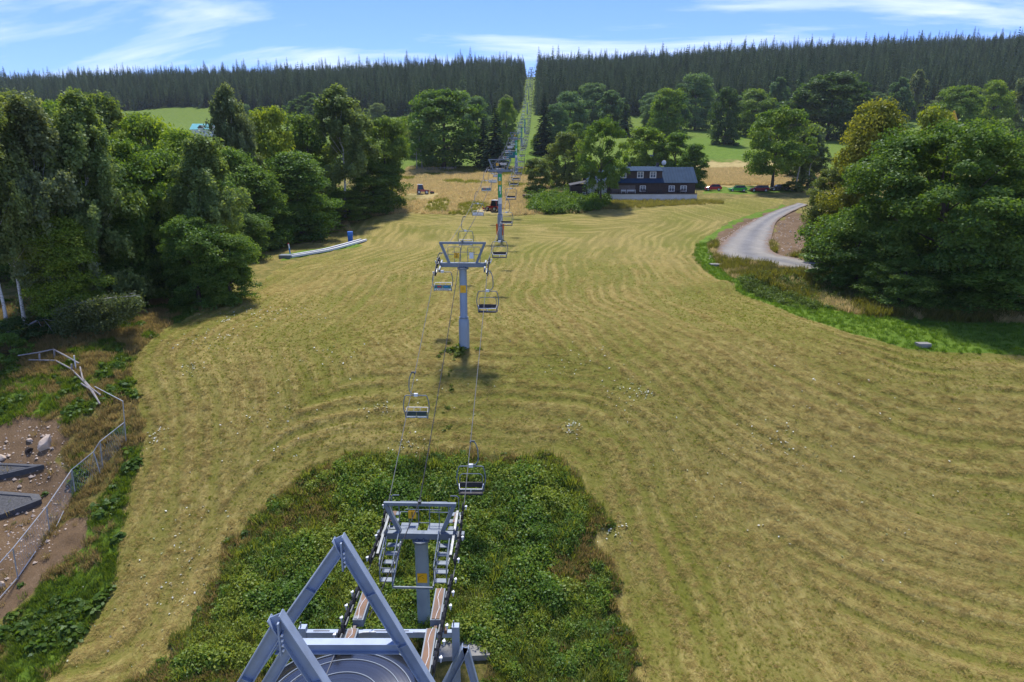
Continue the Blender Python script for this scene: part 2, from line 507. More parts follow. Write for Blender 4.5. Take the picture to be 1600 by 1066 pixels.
def ground_material():
    t = NT('meadow_ground')
    pos = t.n('ShaderNodeNewGeometry').outputs['Position']
    a_m = t.attr('mown').outputs['Fac']; a_g = t.attr('green').outputs['Fac']; a_d = t.attr('dirt').outputs['Fac']; a_y = t.attr('dry').outputs['Fac']; a_b = t.attr('brush').outputs['Fac']
    rv = t.attr('rows').outputs['Vector']
    m1 = t.n('ShaderNodeMapping'); t.l(rv, m1.inputs[0]); m1.inputs['Scale'].default_value = (0.95, 0.13, 1)
    m2 = t.n('ShaderNodeMapping'); t.l(rv, m2.inputs[0]); m2.inputs['Scale'].default_value = (6.0, 2.3, 1)
    r1 = t.math('ADD', t.math('MULTIPLY', t.attr('band').outputs['Fac'], 0.62), t.math('MULTIPLY', t.noise(1.0, 5, 0.6, m1.outputs[0], 0.35), 0.3)); r2 = t.noise(1.0, 6, 0.68, m2.outputs[0], 0.9)
    big = t.noise(0.075, 4, 0.6, pos); mid = t.noise(0.6, 5, 0.62, pos); fine = t.noise(4.0, 6, 0.7, pos); spk = t.noise(13.0, 4, 0.7, pos)
    # cut meadow: straw colour over the green stubble, in rows
    straw = t.ramp(r2, [(0.25, (0.165, 0.128, 0.032)), (0.48, (0.275, 0.222, 0.066)), (0.74, (0.39, 0.32, 0.125))])
    stub = t.ramp(fine, [(0.3, (0.100, 0.115, 0.012)), (0.7, (0.195, 0.210, 0.026))])
    mixf = t.math('ADD', t.math('MULTIPLY', r1, 1.0), t.math('ADD', t.math('MULTIPLY', big, 1.5), t.math('MULTIPLY', fine, 0.9)))
    mown_c = t.mix(t.sstep(mixf, 1.22, 1.98), stub, straw)
    mown_c = t.mix(t.math('MULTIPLY', t.sstep(r1, 0.56, 0.40), 0.38), mown_c, t.ramp(r2, [(0.3, (0.085, 0.082, 0.018)), (0.7, (0.19, 0.16, 0.045))]))
    # rough grass
    rough = t.ramp(t.math('ADD', t.math('MULTIPLY', mid, 0.6), t.math('MULTIPLY', fine, 0.4)), [(0.32, (0.07, 0.085, 0.014)), (0.5, (0.17, 0.15, 0.04)), (0.68, (0.33, 0.24, 0.085))])
    dryc = t.ramp(t.math('ADD', t.math('MULTIPLY', mid, 0.5), t.math('MULTIPLY', fine, 0.5)), [(0.35, (0.28, 0.225, 0.08)), (0.65, (0.47, 0.375, 0.165))])
    grn = t.ramp(t.math('ADD', t.math('MULTIPLY', mid, 0.5), t.math('MULTIPLY', fine, 0.5)), [(0.32, (0.055, 0.115, 0.010)), (0.68, (0.16, 0.24, 0.028))])
    drt = t.ramp(t.math('ADD', t.math('MULTIPLY', mid, 0.45), t.math('MULTIPLY', spk, 0.55)), [(0.32, (0.085, 0.055, 0.030)), (0.55, (0.165, 0.110, 0.062)), (0.72, (0.31, 0.235, 0.155))])
    brs = t.ramp(fine, [(0.3, (0.045, 0.055, 0.01)), (0.7, (0.16, 0.13, 0.04))])
    c = t.mix(a_y, rough, dryc)
    c = t.mix(t.sstep(t.math('ADD', a_g, t.math('MULTIPLY', t.math('SUBTRACT', fine, 0.5), 0.9)), 0.3, 0.7), c, grn)
    c = t.mix(a_b, c, brs)
    c = t.mix(t.sstep(t.math('ADD', a_d, t.math('MULTIPLY', t.math('SUBTRACT', mid, 0.5), 1.1)), 0.35, 0.65), c, drt)
    c = t.mix(t.sstep(t.math('ADD', a_m, t.math('MULTIPLY', t.math('SUBTRACT', fine, 0.5), 0.5)), 0.35, 0.65), c, mown_c)
    hgt = t.math('ADD', t.math('MULTIPLY', r2, 0.8), t.math('ADD', t.math('MULTIPLY', fine, 0.7), t.math('MULTIPLY', spk, 0.45)))
    t.bsdf(c, 0.92, 0.0, t.bump(hgt, 0.55, 0.12), spec=0.1)
    return t.m
M_GROUND = ground_material()
g_me = np_mesh('ground', np.stack([gxs, gys, zz_], 1), quads, M_GROUND, {
    'mown': ('POINT', 'FLOAT', mown), 'green': ('POINT', 'FLOAT', green), 'dirt': ('POINT', 'FLOAT', dirt), 'dry': ('POINT', 'FLOAT', dry), 'brush': ('POINT', 'FLOAT', brush), 'band': ('POINT', 'FLOAT', BAND),
    'rows': ('POINT', 'FLOAT_VECTOR', np.stack([PHI, SAL, np.zeros_like(PHI)], 1))}, smooth=True)
g_ob = bpy.data.objects.new('ground', g_me); COL.objects.link(g_ob)
tag(g_ob, 'mown hillside meadow with rows of cut dry grass', None, None, 'structure')
_GZI = zz_.reshape(ny, nx)
def gzm(x, y):
    """height of the built ground mesh (with its relief)"""
    i = np.clip(np.searchsorted(AX, x) - 1, 0, nx - 2); j = np.clip(np.searchsorted(AY, y) - 1, 0, ny - 2)
    fx = (x - AX[i]) / (AX[i + 1] - AX[i]); fy = (y - AY[j]) / (AY[j + 1] - AY[j])
    return (_GZI[j, i] * (1 - fx) + _GZI[j, i + 1] * fx) * (1 - fy) + (_GZI[j + 1, i] * (1 - fx) + _GZI[j + 1, i + 1] * fx) * fy
# ------------------------------------------------------------------ chairlift
M_STEEL = pm('galvanised_steel', (0.175, 0.21, 0.25), 0.5, 0.15, 0.14, 1.6, 0.05)
M_POLE = pm('grey_blue_paint', (0.27, 0.33, 0.39), 0.5, 0.15, 0.10, 0.8, 0.04)
M_BEAM = pm('pale_blue_grey_paint', (0.29, 0.355, 0.47), 0.45, 0.12, 0.14, 1.1, 0.06, (0.60, (0.20, 0.225, 0.255)))
M_RUBBER = pm('black_rubber', (0.022, 0.022, 0.025), 0.6, 0, 0.3, 8)
M_WHEEL = pm('dark_wheel_steel', (0.10, 0.11, 0.12), 0.45, 0.6, 0.3, 4)
M_RUST = pm('rusty_plank', (0.20, 0.12, 0.075), 0.8, 0, 0.3, 1.3, 0.2, (0.52, (0.25, 0.27, 0.30)))
M_WHITE = pm('white_paint', (0.72, 0.74, 0.76), 0.45, 0, 0.08, 2)
M_YELLOW = pm('yellow_sign', (0.85, 0.45, 0.01), 0.45, 0, 0.06, 2)
M_BLACK = pm('black_paint', (0.015, 0.015, 0.017), 0.5, 0, 0.2, 4)
M_CABLE = pm('black_cable', (0.02, 0.02, 0.022), 0.6, 0, 0.2, 1)
M_ROPE = pm('steel_rope', (0.12, 0.125, 0.135), 0.75, 0.0, 0.15, 2)
M_GREENW = pm('green_wrap', (0.02, 0.38, 0.13), 0.5, 0, 0.1, 1.0)
M_TEALW = pm('teal_wrap', (0.01, 0.25, 0.28), 0.5, 0, 0.1, 1.0)
M_ORANGE = pm('orange_pad', (0.80, 0.17, 0.02), 0.6, 0, 0.12, 2)
M_SEAT = pm('black_seat', (0.03, 0.028, 0.033), 0.65, 0, 0.3, 5)
M_DGREEN = pm('dark_green_seat', (0.035, 0.06, 0.055), 0.6, 0, 0.2, 5)
M_TEALP = pm('teal_panel', (0.012, 0.18, 0.23), 0.5, 0, 0.1, 2)
M_RED = pm('red_print', (0.62, 0.03, 0.03), 0.5, 0, 0.08, 2)
M_BLUEP = pm('blue_print', (0.03, 0.25, 0.6), 0.5, 0, 0.08, 2)
M_CONC = pm('concrete', (0.22, 0.215, 0.20), 0.9, 0, 0.22, 1.4, 0.4, (0.58, (0.22, 0.20, 0.15)))

def text_mesh(txt, size, mat):
    cu = bpy.data.curves.new('lettering', 'FONT'); cu.body = txt; cu.size = size; cu.align_x = 'CENTER'; cu.align_y = 'CENTER'; cu.extrude = 0.004; cu.resolution_u = 2
    o = bpy.data.objects.new('lettering', cu); COL.objects.link(o)
    dg = bpy.context.evaluated_depsgraph_get()
    me = bpy.data.meshes.new_from_object(o.evaluated_get(dg))
    bpy.data.objects.remove(o)
    me.materials.clear(); me.materials.append(mat)
    return me

LIFT_RZ = -math.atan(0.0338)
GAUGE = 2.1
# forward distance and height of the crossarm over the camera's own height, for each tower
TOW = [(32.2, atY(643, 836, 32.2).z), (55.6, atY(731, 414, 55.6).z), (115.5, atY(781, 267, 115.5).z), (212, atY(806, 217, 212).z), (291, atY(815, 199, 291).z),
       (371, atY(820, 186, 371).z), (467, atY(824, 161, 467).z)]
for yy in (560, 655, 750, 822): TOW.append((yy, gz(lift_x(yy), yy) + 9.5))
STATION_Y, STATION_Z = 21.0, CAM_Z - 19.45
def rope_z(k): return TOW[k][1] + (-0.12 if k == 0 else 0.42)
_knots = [(STATION_Y, STATION_Z), (26.0, STATION_Z + 0.05)] + [(TOW[k][0], rope_z(k)) for k in range(len(TOW))]
def rope_at(Y):
    for (a, za), (b, zb) in zip(_knots[:-1], _knots[1:]):
        if Y <= b or b == _knots[-1][0]:
            t = (Y - a) / (b - a)
            return za + (zb - za) * t - 4 * 0.017 * min(b - a, 90) * t * (1 - t) * (0.5 if b - a < 30 else 1)
def rope_pt(Y, side): 
    return Vector((lift_x(Y) + side * GAUGE, Y, rope_at(Y)))
def rope_slope(Y): return (rope_at(Y + 0.5) - rope_at(Y - 0.5))

# wheel mesh shared by all sheave trains: rubber tyre, axis along x
_mb = MB(); 
_prof = [(0.12, -0.05), (0.235, -0.05), (0.25, -0.03), (0.225, 0.0), (0.25, 0.03), (0.235, 0.05), (0.12, 0.05)]
_mb.lathe(_prof, 14)
_mb.v = [(z, x, y) for x, y, z in _mb.v]
_mb.cyl((-0.04, 0, 0), (0.04, 0, 0), 0.13, None, 10)
ME_SHEAVE = _mb.mesh('sheave', M_RUBBER, False)
_mb = MB(); _mb.box((0, 0, 0), (0.05, 0.22, 0.17)); _mb.box((0, -0.06, 0.1), (0.12, 0.1, 0.05))
ME_CATCH = _mb.mesh('rope_catcher', M_WHITE)

def sheave_train(t, side, n, y0, y1, zoff_fn, above, base_y=0.0):
    """row of wheels on a rocker beam at the given side; local to tower t"""
    x = side * GAUGE
    dz = 0.26 if above else -0.26
    ys_ = [y0 + (y1 - y0) * i / (n - 1) for i in range(n)]
    for yv in ys_:
        inst('sheave', ME_SHEAVE, t, (x, yv, zoff_fn(yv) + dz))
    for i in range(0, n - 1, 2):
        ya, yb = ys_[i], ys_[i + 1]
        m = MB(); m.bar((x - side * 0.09, ya, zoff_fn(ya) + dz), (x - side * 0.09, yb, zoff_fn(yb) + dz), 0.05, 0.16)
        m.build('rocker', M_WHEEL, t)
    m = MB()
    xb = x - side * 0.27
    m.bar((xb, y0 + 0.3, zoff_fn(y0 + 0.3) + dz * 1.1), (xb, y1 - 0.3, zoff_fn(y1 - 0.3) + dz * 1.1), 0.12, 0.20)
    m.build('sheave_beam', M_WHEEL if above else M_STEEL, t)
    for yv in (ys_[0], ys_[len(ys_) // 2], ys_[-1]):
        inst('rope_catcher', ME_CATCH, t, (x + side * 0.16, yv, zoff_fn(yv) + dz))
    return ys_

def tube_part(name, pts, r, mat, t, n=6):
    m = MB(); m.tube(pts, r, n); return m.build(name, mat, t)

def tower(k, label, digit=None, wrap=None, pad=None):
    Y, z = TOW[k]
    X = lift_x(Y); g = gz(X, Y) - 0.15
    H = z - g
    t = empty('lift_tower', (X, Y, g), LIFT_RZ, label, 'lift tower', 'towers of the chairlift')
    far_ = k >= 5
    n = 10 if far_ else 20
    # tube with a wider foot section
    hs = H * (0.38 if k else 0.0)
    m = MB()
    if hs:
        m.lathe([(0.44, 0), (0.44, hs - 0.25), (0.33, hs), (0.31, hs + 0.02), (0.31, H - 0.3)], n)
    else:
        m.lathe([(0.36, 0), (0.36, H - 0.3)], n)
    m.build('pole', M_POLE, t, smooth=True)
    if not far_:
        m = MB()
        for hz in ([hs] if hs else [1.4, 2.9, 4.3]):
            if hs: m.cyl((0, 0, hz - 0.03), (0, 0, hz + 0.05), 0.39, None, n)
        if m.v: m.build('flange', M_STEEL, t)
        m = MB(); m.cyl((0, 0, H - 0.34), (0, 0, H - 0.22), 0.47, None, n); m.build('head_flange', M_STEEL, t)
        for sx in (-0.16, 0.16):
            m = MB(); m.box((sx, 0, H - 0.16), (0.05, 0.5, 0.14)); m.build('saddle', M_STEEL, t)
    hw = 2.3 if k == 0 else 1.75
    m = MB(); m.box((0, 0, H), (2 * hw, 0.34, 0.34)); m.build('crossarm', M_STEEL, t)
    for s in (-1, 1):
        m = MB(); m.bar((s * 1.12, 0.05, H + 0.15), (s * 1.78, 0.05, H + 1.72), 0.2, 0.26, (0, 1, 0)); m.build('frame_post', M_STEEL, t)
    m = MB(); m.bar((-1.9, 0.05, H + 1.78), (1.9, 0.05, H + 1.78), 0.17, 0.17); m.build('top_bar', M_STEEL, t)
    m = MB(); m.box((0, -0.02, H + 1.93), (0.16, 0.22, 0.16)); m.build('cable_clamp', M_WHEEL, t)
    yoff = lambda yv: rope_at(Y + yv) - g
    if not far_:
        # rope rests: sheave trains on both sides
        for s in (-1, 1):
            if k == 0: sheave_train(t, s, 9, -2.4, 1.5, yoff, True)
            else: sheave_train(t, s, 6, -1.25, 1.25, yoff, False)
            m = MB(); m.bar((s * (hw - 0.25), 0, H + 0.02), (s * (GAUGE - 0.2), 0, yoff(0) + (0.26 if k == 0 else -0.3)), 0.2, 0.24, (0, 1, 0)); m.build('bracket', M_STEEL, t)
        # working platform with rails behind the crossarm
        for s in (-1, 1):
            m = MB(); m.box((s * 0.75, 0.75, H + 0.02), (0.95, 0.8, 0.05)); m.build('platform', M_STEEL, t)
            x0, x1 = s * 0.3, s * 1.35
            pts = [(x0, 1.15, H), (x0, 1.15, H + 1.25), (x0 + s * 0.1, 1.15, H + 1.32), (x1 - s * 0.1, 1.15, H + 1.32), (x1, 1.15, H + 1.25), (x1, 1.15, H)]
            tube_part('railing', pts, 0.028, M_STEEL, t)
            tube_part('railing', [(x0, 1.15, H + 0.7), (x1, 1.15, H + 0.7)], 0.024, M_STEEL, t)
            tube_part('railing', [((x0 + x1) / 2, 1.15, H), ((x0 + x1) / 2, 1.15, H + 1.3)], 0.022, M_STEEL, t)
        tube_part('railing', [(-0.3, 1.15, H + 0.05), (0.3, 1.15, H + 0.05)], 0.025, M_STEEL, t)
        tube_part('railing', [(-1.0, 1.05, H + 0.9), (0.95, 1.05, H + 0.9)], 0.022, M_STEEL, t)
    if k == 0:
        # stepped catwalks beside the sheave trains
        for s in (-1, 1):
            xc = s * 1.35
            for i in range(5):
                yv = -0.55 - i * 0.47; zv = H - 0.28 - i * 0.2
                m = MB(); m.box((xc, yv, zv), (0.62, 0.34, 0.05)); m.build('step', M_STEEL, t)
            for i in range(3):
                yv = 0.6 + i * 0.5; zv = H + 0.06 + i * 0.14
                m = MB(); m.box((s * 1.65, yv, zv), (0.55, 0.36, 0.05)); m.build('step', M_STEEL, t)
            m = MB(); m.bar((s * 1.02, -0.2, H - 0.2), (s * 1.02, -2.7, H - 1.25), 0.07, 0.16); m.build('stringer', M_STEEL, t)
            ox = s * 1.66
            for ya, za, yb, zb in ((-1.15, -0.50, -2.55, -1.12), ):
                pts = [(ox, yb, H + zb), (ox, yb, H + zb + 1.0), (ox, yb + 0.15, H + zb + 1.1), (ox, ya, H + za + 1.0), (ox, ya, H + za)]
                tube_part('handrail', pts, 0.03, M_STEEL, t)
                tube_part('handrail', [(ox, yb, H + zb + 0.5), (ox, ya, H + za + 0.5)], 0.025, M_STEEL, t)
            ix = s * 1.04
            tube_part('handrail', [(ix, -2.55, H - 1.12), (ix, -2.55, H - 0.2), (ix, -1.9, H + 0.02), (ix, -0.5, H + 0.55), (ix, -0.3, H + 0.1)], 0.03, M_STEEL, t)
            tube_part('handrail', [(ix, -2.55, H - 0.35), (ox, -2.55, H - 0.35)], 0.026, M_STEEL, t)
            for yv in (-1.0, -1.6, -2.1):
                tube_part('handrail', [(ix, yv, H - 0.3 + (yv + 0.5) * 0.4), (ix + s * 0.06, yv, H + 0.3 + (yv + 0.5) * 0.3), (ix, yv - 0.1, H + 0.55 + (yv + 0.5) * 0.35)], 0.024, M_STEEL, t)
            pts = [(s * 1.85, 1.6, H + 0.1), (s * 1.85, 1.6, H + 1.35), (s * 1.75, 1.6, H + 1.45), (s * 1.4, 1.6, H + 1.45)]
            tube_part('railing', pts, 0.028, M_STEEL, t)
            # loose white signal cable along the train
            tube_part('signal_cable', [(s * 1.75, 1.4, H + 0.35), (s * 1.82, 0.9, H + 0.3), (s * 1.72, 0.25, H + 0.28), (s * 1.80, -0.3, H - 0.12), (s * 1.70, -0.9, H - 0.18), (s * 1.80, -1.5, H - 0.05), (s * 1.74, -2.2, H - 0.1)], 0.02, M_WHITE, t, 5)
            m = MB(); m.box((s * 1.72, 1.25, H + 0.36), (0.22, 1.1, 0.05)); m.build('plank', M_RUST, t)
        m = MB(); m.bar((-1.02, -2.72, H - 1.3), (1.02, -2.72, H - 1.3), 0.08, 0.1)
        m.build('cross_tie', M_STEEL, t)
        m = MB(); m.box((0.05, -0.375, H - 2.35), (0.52, 0.03, 0.56)); s_ = m.build('warning_plate', M_YELLOW, t)
        m = MB(); m.bar((-0.14, -0.395, H - 2.5), (-0.14, -0.395, H - 2.28), 0.03, 0.01); m.bar((-0.14, -0.395, H - 2.28), (0.12, -0.395, H - 2.14), 0.03, 0.01); m.bar((0.05, -0.395, H - 2.3), (0.15, -0.395, H - 2.36), 0.03, 0.01)
        m.build('pictogram', M_BLACK, s_)
    elif k < 3:
        m = MB(); m.box((0.02, -0.335, H - 1.95), (0.48, 0.03, 0.62)); s_ = m.build('warning_plate', M_YELLOW, t)
        m = MB(); m.bar((-0.1, -0.355, H - 1.85), (0.12, -0.355, H - 1.85), 0.03, 0.01); m.bar((-0.1, -0.355, H - 1.95), (0.14, -0.355, H - 1.95), 0.03, 0.01)
        m.build('pictogram', M_BLACK, s_)
    if digit:
        sx, sz = (-0.62, H + 0.62)
        m = MB(); m.box((sx, 1.0, sz), (0.42, 0.02, 0.46)); s_ = m.build('number_sign', M_YELLOW, t)
        inst('numeral', text_mesh(digit, 0.46, M_BLACK), s_, (sx, 0.985, sz), (R(90), 0, 0))
        if k == 1:
            m = MB(); m.box((0.62, 1.0, H + 0.62), (0.34, 0.02, 0.5)); m.build('notice', M_WHITE, t)
    if k in (2, 3, 4):
        m = MB(); m.box((-0.45, 1.0, H + 1.0), (0.42, 0.02, 0.46)); m.build('number_sign', M_YELLOW, t)
    if wrap:
        z0, z1, mt, zw = wrap
        m = MB(); m.lathe([(0.335, H * z0), (0.335, H * z1)], n); w_ = m.build('banner_wrap', mt, t, smooth=True)
        m = MB(); m.lathe([(0.336, H * zw), (0.336, H * z0)], n); m.build('white_wrap', M_WHITE, t, smooth=True)
        # pale lettering and figures printed on the wrap, wrapped round the tube
        m = MB()
        for (a0, a1, h0, h1) in ((-115, -72, 0.90, 0.93), (-118, -70, 0.86, 0.885), (-105, -80, 0.80, 0.84), (-110, -62, 0.64, 0.735), (-85, -60, 0.575, 0.63)):
            hh0, hh1 = H * (z0 + (z1 - z0) * (h0 - 0.5) * 2), H * (z0 + (z1 - z0) * (h1 - 0.5) * 2)
            rr_ = 0.338
            for q in range(4):
                u0, u1 = R(a0 + (a1 - a0) * q / 4), R(a0 + (a1 - a0) * (q + 1) / 4)
                m.add([(rr_ * math.cos(u0), rr_ * math.sin(u0), hh0), (rr_ * math.cos(u1), rr_ * math.sin(u1), hh0), (rr_ * math.cos(u1), rr_ * math.sin(u1), hh1), (rr_ * math.cos(u0), rr_ * math.sin(u0), hh1)], [(0, 1, 2, 3)])
        m.build('print', M_WHITE, w_)
    if pad:
        m = MB()
        P = []
        for a in range(-40, 221, 20): P.append((0.62 * math.cos(R(a)), 0.62 * math.sin(R(a))))
        for a in range(220, -41, -20): P.append((0.46 * math.cos(R(a)), 0.46 * math.sin(R(a))))
        nn = len(P)
        m.add([(x, y, 0.9) for x, y in P] + [(x * 1.15, y, 2.7) for x, y in P], [(i, (i + 1) % nn, nn + (i + 1) % nn, nn + i) for i in range(nn)])
        m.build('safety_pad', M_ORANGE, t)
    if k == 1:
        pass
    return t

TW = []
TW.append(tower(0, 'squat grey lift tower with yellow number 1 and stepped catwalks beside the station', '1'))
TW.append(tower(1, 'grey lift tower with yellow number 2 standing in the mown meadow', '2'))
TW.append(tower(2, 'tall lift tower wrapped in green and white with an orange pad at its foot', None, (0.62, 0.955, M_GREENW, 0.53), True))
TW.append(tower(3, 'green wrapped lift tower, fourth from the station, beside the dark spruces', None, (0.55, 0.955, M_GREENW, 0.48)))
TW.append(tower(4, 'green wrapped lift tower, fifth from the station', None, (0.45, 0.955, M_GREENW, 0.40)))
TW.append(tower(5, 'teal wrapped lift tower, sixth from the station', None, (0.45, 0.955, M_TEALW, 0.40)))
TW.append(tower(6, 'plain grey lift tower at the mouth of the forest aisle'))
for i in range(7, len(TOW)):
    TW.append(tower(i, 'plain grey lift tower standing in the aisle cut through the spruce forest'))

# haul rope: one endless loop round the bullwheel, over all towers
def rope_points(side):
    ys_ = list(np.arange(STATION_Y, 60, 1.0)) + list(np.arange(60, 240, 3.0)) + list(np.arange(240, 822, 8.0)) + [821.5]
    return [rope_pt(y, side) for y in ys_]
m = MB()
L_, R_ = rope_points(-1), rope_points(1)
arc = []
for a in range(0, 181, 15):
    arc.append(Vector((lift_x(STATION_Y) - GAUGE * math.cos(R(a)), STATION_Y - GAUGE * math.sin(R(a)), STATION_Z)))
top = []
_e = L_[-1].lerp(R_[-1], 0.5)
for a in range(0, 181, 30):
    top.append(Vector((_e.x - GAUGE * math.cos(R(a)), _e.y + GAUGE * math.sin(R(a)), _e.z)))
m.tube(list(reversed(L_)) + arc[1:-1] + R_, 0.022, 6)
m.tube(top, 0.022, 6)
tag(m.build('haul_rope', M_ROPE), 'steel haul rope of the chairlift running up over all the towers', 'rope')

# signal cable from the station over the top bars
pts = []
cz = [(25.2, STATION_Z + 0.4)] + [(TOW[k][0], TOW[k][1] + 2.0) for k in range(len(TOW))]
for (a, za), (b, zb) in zip(cz[:-1], cz[1:]):
    for i in range(16):
        t_ = i / 16
        Yq = a + (b - a) * t_
        off = -1.1 * (1 - t_) if a < 30 else 0.0
        pts.append((lift_x(Yq) + off, Yq, za + (zb - za) * t_ - 4 * 0.014 * min(b - a, 90) * t_ * (1 - t_)))
m = MB(); m.tube(pts, 0.026, 5)
tag(m.build('signal_cable', M_CABLE), 'black signal cable strung along the tops of the lift towers', 'cable')

# ---- chairs: origin at the rope, hanger on the outer side
def make_chair(kind):
    up = kind != 'down'
    s = -1 if up else 1                              # outer side
    f = 1 if up else -1                              # way it faces: +y uphill
    t = empty('lift_chair')
    m = MB(); m.cyl((0, -0.2, 0.0), (0, 0.2, 0.0), 0.055, None, 8); m.box((s * 0.12, 0, 0.02), (0.26, 0.09, 0.08)); m.build('grip', M_WHEEL, t)
    tube_part('hanger', [(s * 0.15, 0, 0.04), (s * 0.3, 0, -0.12), (s * 0.42, 0, -0.5), (s * 0.45, 0, -0.95), (s * 0.43, 0, -1.3), (s * 0.3, 0, -1.5), (0, 0, -1.56)], 0.036, M_STEEL, t, 7)
    m = MB(); m.box((0, 0, -1.58), (0.26, 0.16, 0.19)); m.build('hanger_box', M_WHITE, t)
    W = 0.88
    pts = [(-0.66, -1.62), (-0.74, -1.66), (-0.84, -2.0), (-0.885, -2.4), (-0.86, -2.7), (-0.77, -3.0), (-0.76, -3.32)]
    full = [(x, 0, z) for x, z in reversed(pts)] + [(-x, 0, z) for x, z in pts]
    tube_part('bail', full, 0.036, M_STEEL, t, 7)
    # seat, backrest, armrests, footrest bar
    if up:
        m = MB()
        for i in range(4): m.box((0, f * (0.06 + i * 0.13), -3.24), (1.46, 0.10, 0.04))
        m.build('seat', M_DGREEN, t)
        m = MB()
        for sx in (-1, 1): m.box((sx * 0.365, -0.06, -2.93), (0.70, 0.05, 0.26))
        b_ = m.build('backrest', {'plain': M_DGREEN, 'teal': M_TEALP, 'white': M_WHITE, 'blue': M_TEALP}[kind], t)
        if kind == 'teal' or kind == 'blue':
            m = MB(); m.box((-0.3 if kind == 'teal' else -0.12, -0.09, -2.9), (0.34, 0.012, 0.11)); m.build('red_print', M_RED, b_)
            m = MB(); m.box((0.30, -0.09, -2.9), (0.32 if kind == 'teal' else 0.5, 0.012, 0.10)); m.build('blue_print', M_BLUEP, b_)
        if kind != 'plain':
            m = MB(); m.box((0, -0.07, -3.14), (1.44, 0.03, 0.14)); p_ = m.build('lettered_panel', M_WHITE, t)
            m = MB()
            rg = random.Random(5)
            x = -0.62
            while x < 0.6:
                wq = rg.choice((0.05, 0.08, 0.11))
                m.box((x + wq / 2, -0.0885, -3.14 + rg.uniform(-0.015, 0.015)), (wq * 0.7, 0.006, rg.choice((0.05, 0.07)))); x += wq + rg.choice((0.01, 0.02, 0.09))
            m.build('lettering', M_WHEEL, p_)
        else:
            m = MB()
            for sx in (-0.37, 0.37): m.box((sx, -0.07, -3.16), (0.6, 0.03, 0.055))
            m.build('back_rail', M_WHITE, t)
        tube_part('backrest_rail', [(-0.74, -0.05, -2.77), (0.74, -0.05, -2.77)], 0.026, M_STEEL, t)
        tube_part('safety_bar', [(-0.76, 0.05, -2.85), (-0.72, 0.4, -2.62), (0.72, 0.4, -2.62), (0.76, 0.05, -2.85)], 0.022, M_WHITE, t)
        m = MB()
        for sx in (-0.22, 0.22): m.tube([(sx, 0.4, -2.62), (sx, 0.1, -2.78)], 0.018, 5)
        m.build('bar_stay', M_STEEL, t)
    else:
        m = MB(); m.box((0, -0.30, -3.24), (1.46, 0.52, 0.07)); m.build('seat', M_SEAT, t)
        m = MB(); m.box((0, 0.02, -2.86), (1.42, 0.07, 0.32)); m.build('backrest', M_SEAT, t)
        tube_part('backrest_frame', [(-0.70, 0.03, -3.2), (-0.70, 0.03, -2.3), (-0.62, 0.03, -2.18), (-0.5, 0.03, -2.14), (0.5, 0.03, -2.14), (0.62, 0.03, -2.18), (0.70, 0.03, -2.3), (0.70, 0.03, -3.2)], 0.026, M_STEEL, t)
        tube_part('safety_bar', [(-0.74, 0.0, -2.8), (-0.68, -0.42, -2.95), (0.68, -0.42, -2.95), (0.74, 0.0, -2.8)], 0.03, M_WHITE, t)
        tube_part('bar_stay', [(0, -0.42, -2.95), (0, -0.5, -3.15)], 0.02, M_WHITE, t)
    return t
PROTO = {k: make_chair(k) for k in ('plain', 'teal', 'white', 'blue', 'down')}
CMAP = {k: child_map(PROTO[k]) for k in PROTO}
_used = set()
SPAN = ['station and first tower', 'first and second tower', 'second and third tower', 'third and fourth tower', 'fourth and fifth tower',
        'fifth and sixth tower', 'sixth and seventh tower']
def chair(Y, side, kind, label=None):
    src = PROTO[kind]
    if kind not in _used: o = src; _used.add(kind)
    else: o = copy_tree(src, None, CMAP[kind])
    o.location = rope_pt(Y, side)
    o.rotation_euler = (0, 0, LIFT_RZ + R(random.uniform(-2, 2)))
    k = sum(1 for ty, _ in TOW if ty < Y)
    where = 'between ' + SPAN[k] if k < 7 else 'in the forest aisle'
    ln = 'uphill' if side < 0 else 'downhill'
    look = {'plain': 'chair with dark green slats', 'teal': 'chair with teal red-printed back', 'white': 'chair with white lettered back', 'blue': 'chair with blue and teal back', 'down': 'chair with black seat'}[kind]
    tag(o, label or f'{look} on the {ln} rope {where}', 'chairlift chair', f'chairs on the {ln} rope')
random.seed(11)
# distances of the chairs along the line
UP_NEAR = [(43.8, 'plain'), (58.6, 'teal'), (79.0, 'white'), (96.5, 'white'), (113.5, 'teal')]
DN_NEAR = [38.3, 54.2, 73.0, 90.5, 107.5, 121.5]
for yv, kd in UP_NEAR: chair(yv, -1, kd)
yv = 131.0; i = 0
while yv < 800:
    chair(yv, -1, ('white', 'white', 'blue', 'white', 'blue', 'teal', 'white')[i % 7]); yv += 14.5; i += 1
for yv in DN_NEAR: chair(yv, 1, 'down')
yv = 136.0
while yv < 800:
    chair(yv, 1, 'down'); yv += 14.5
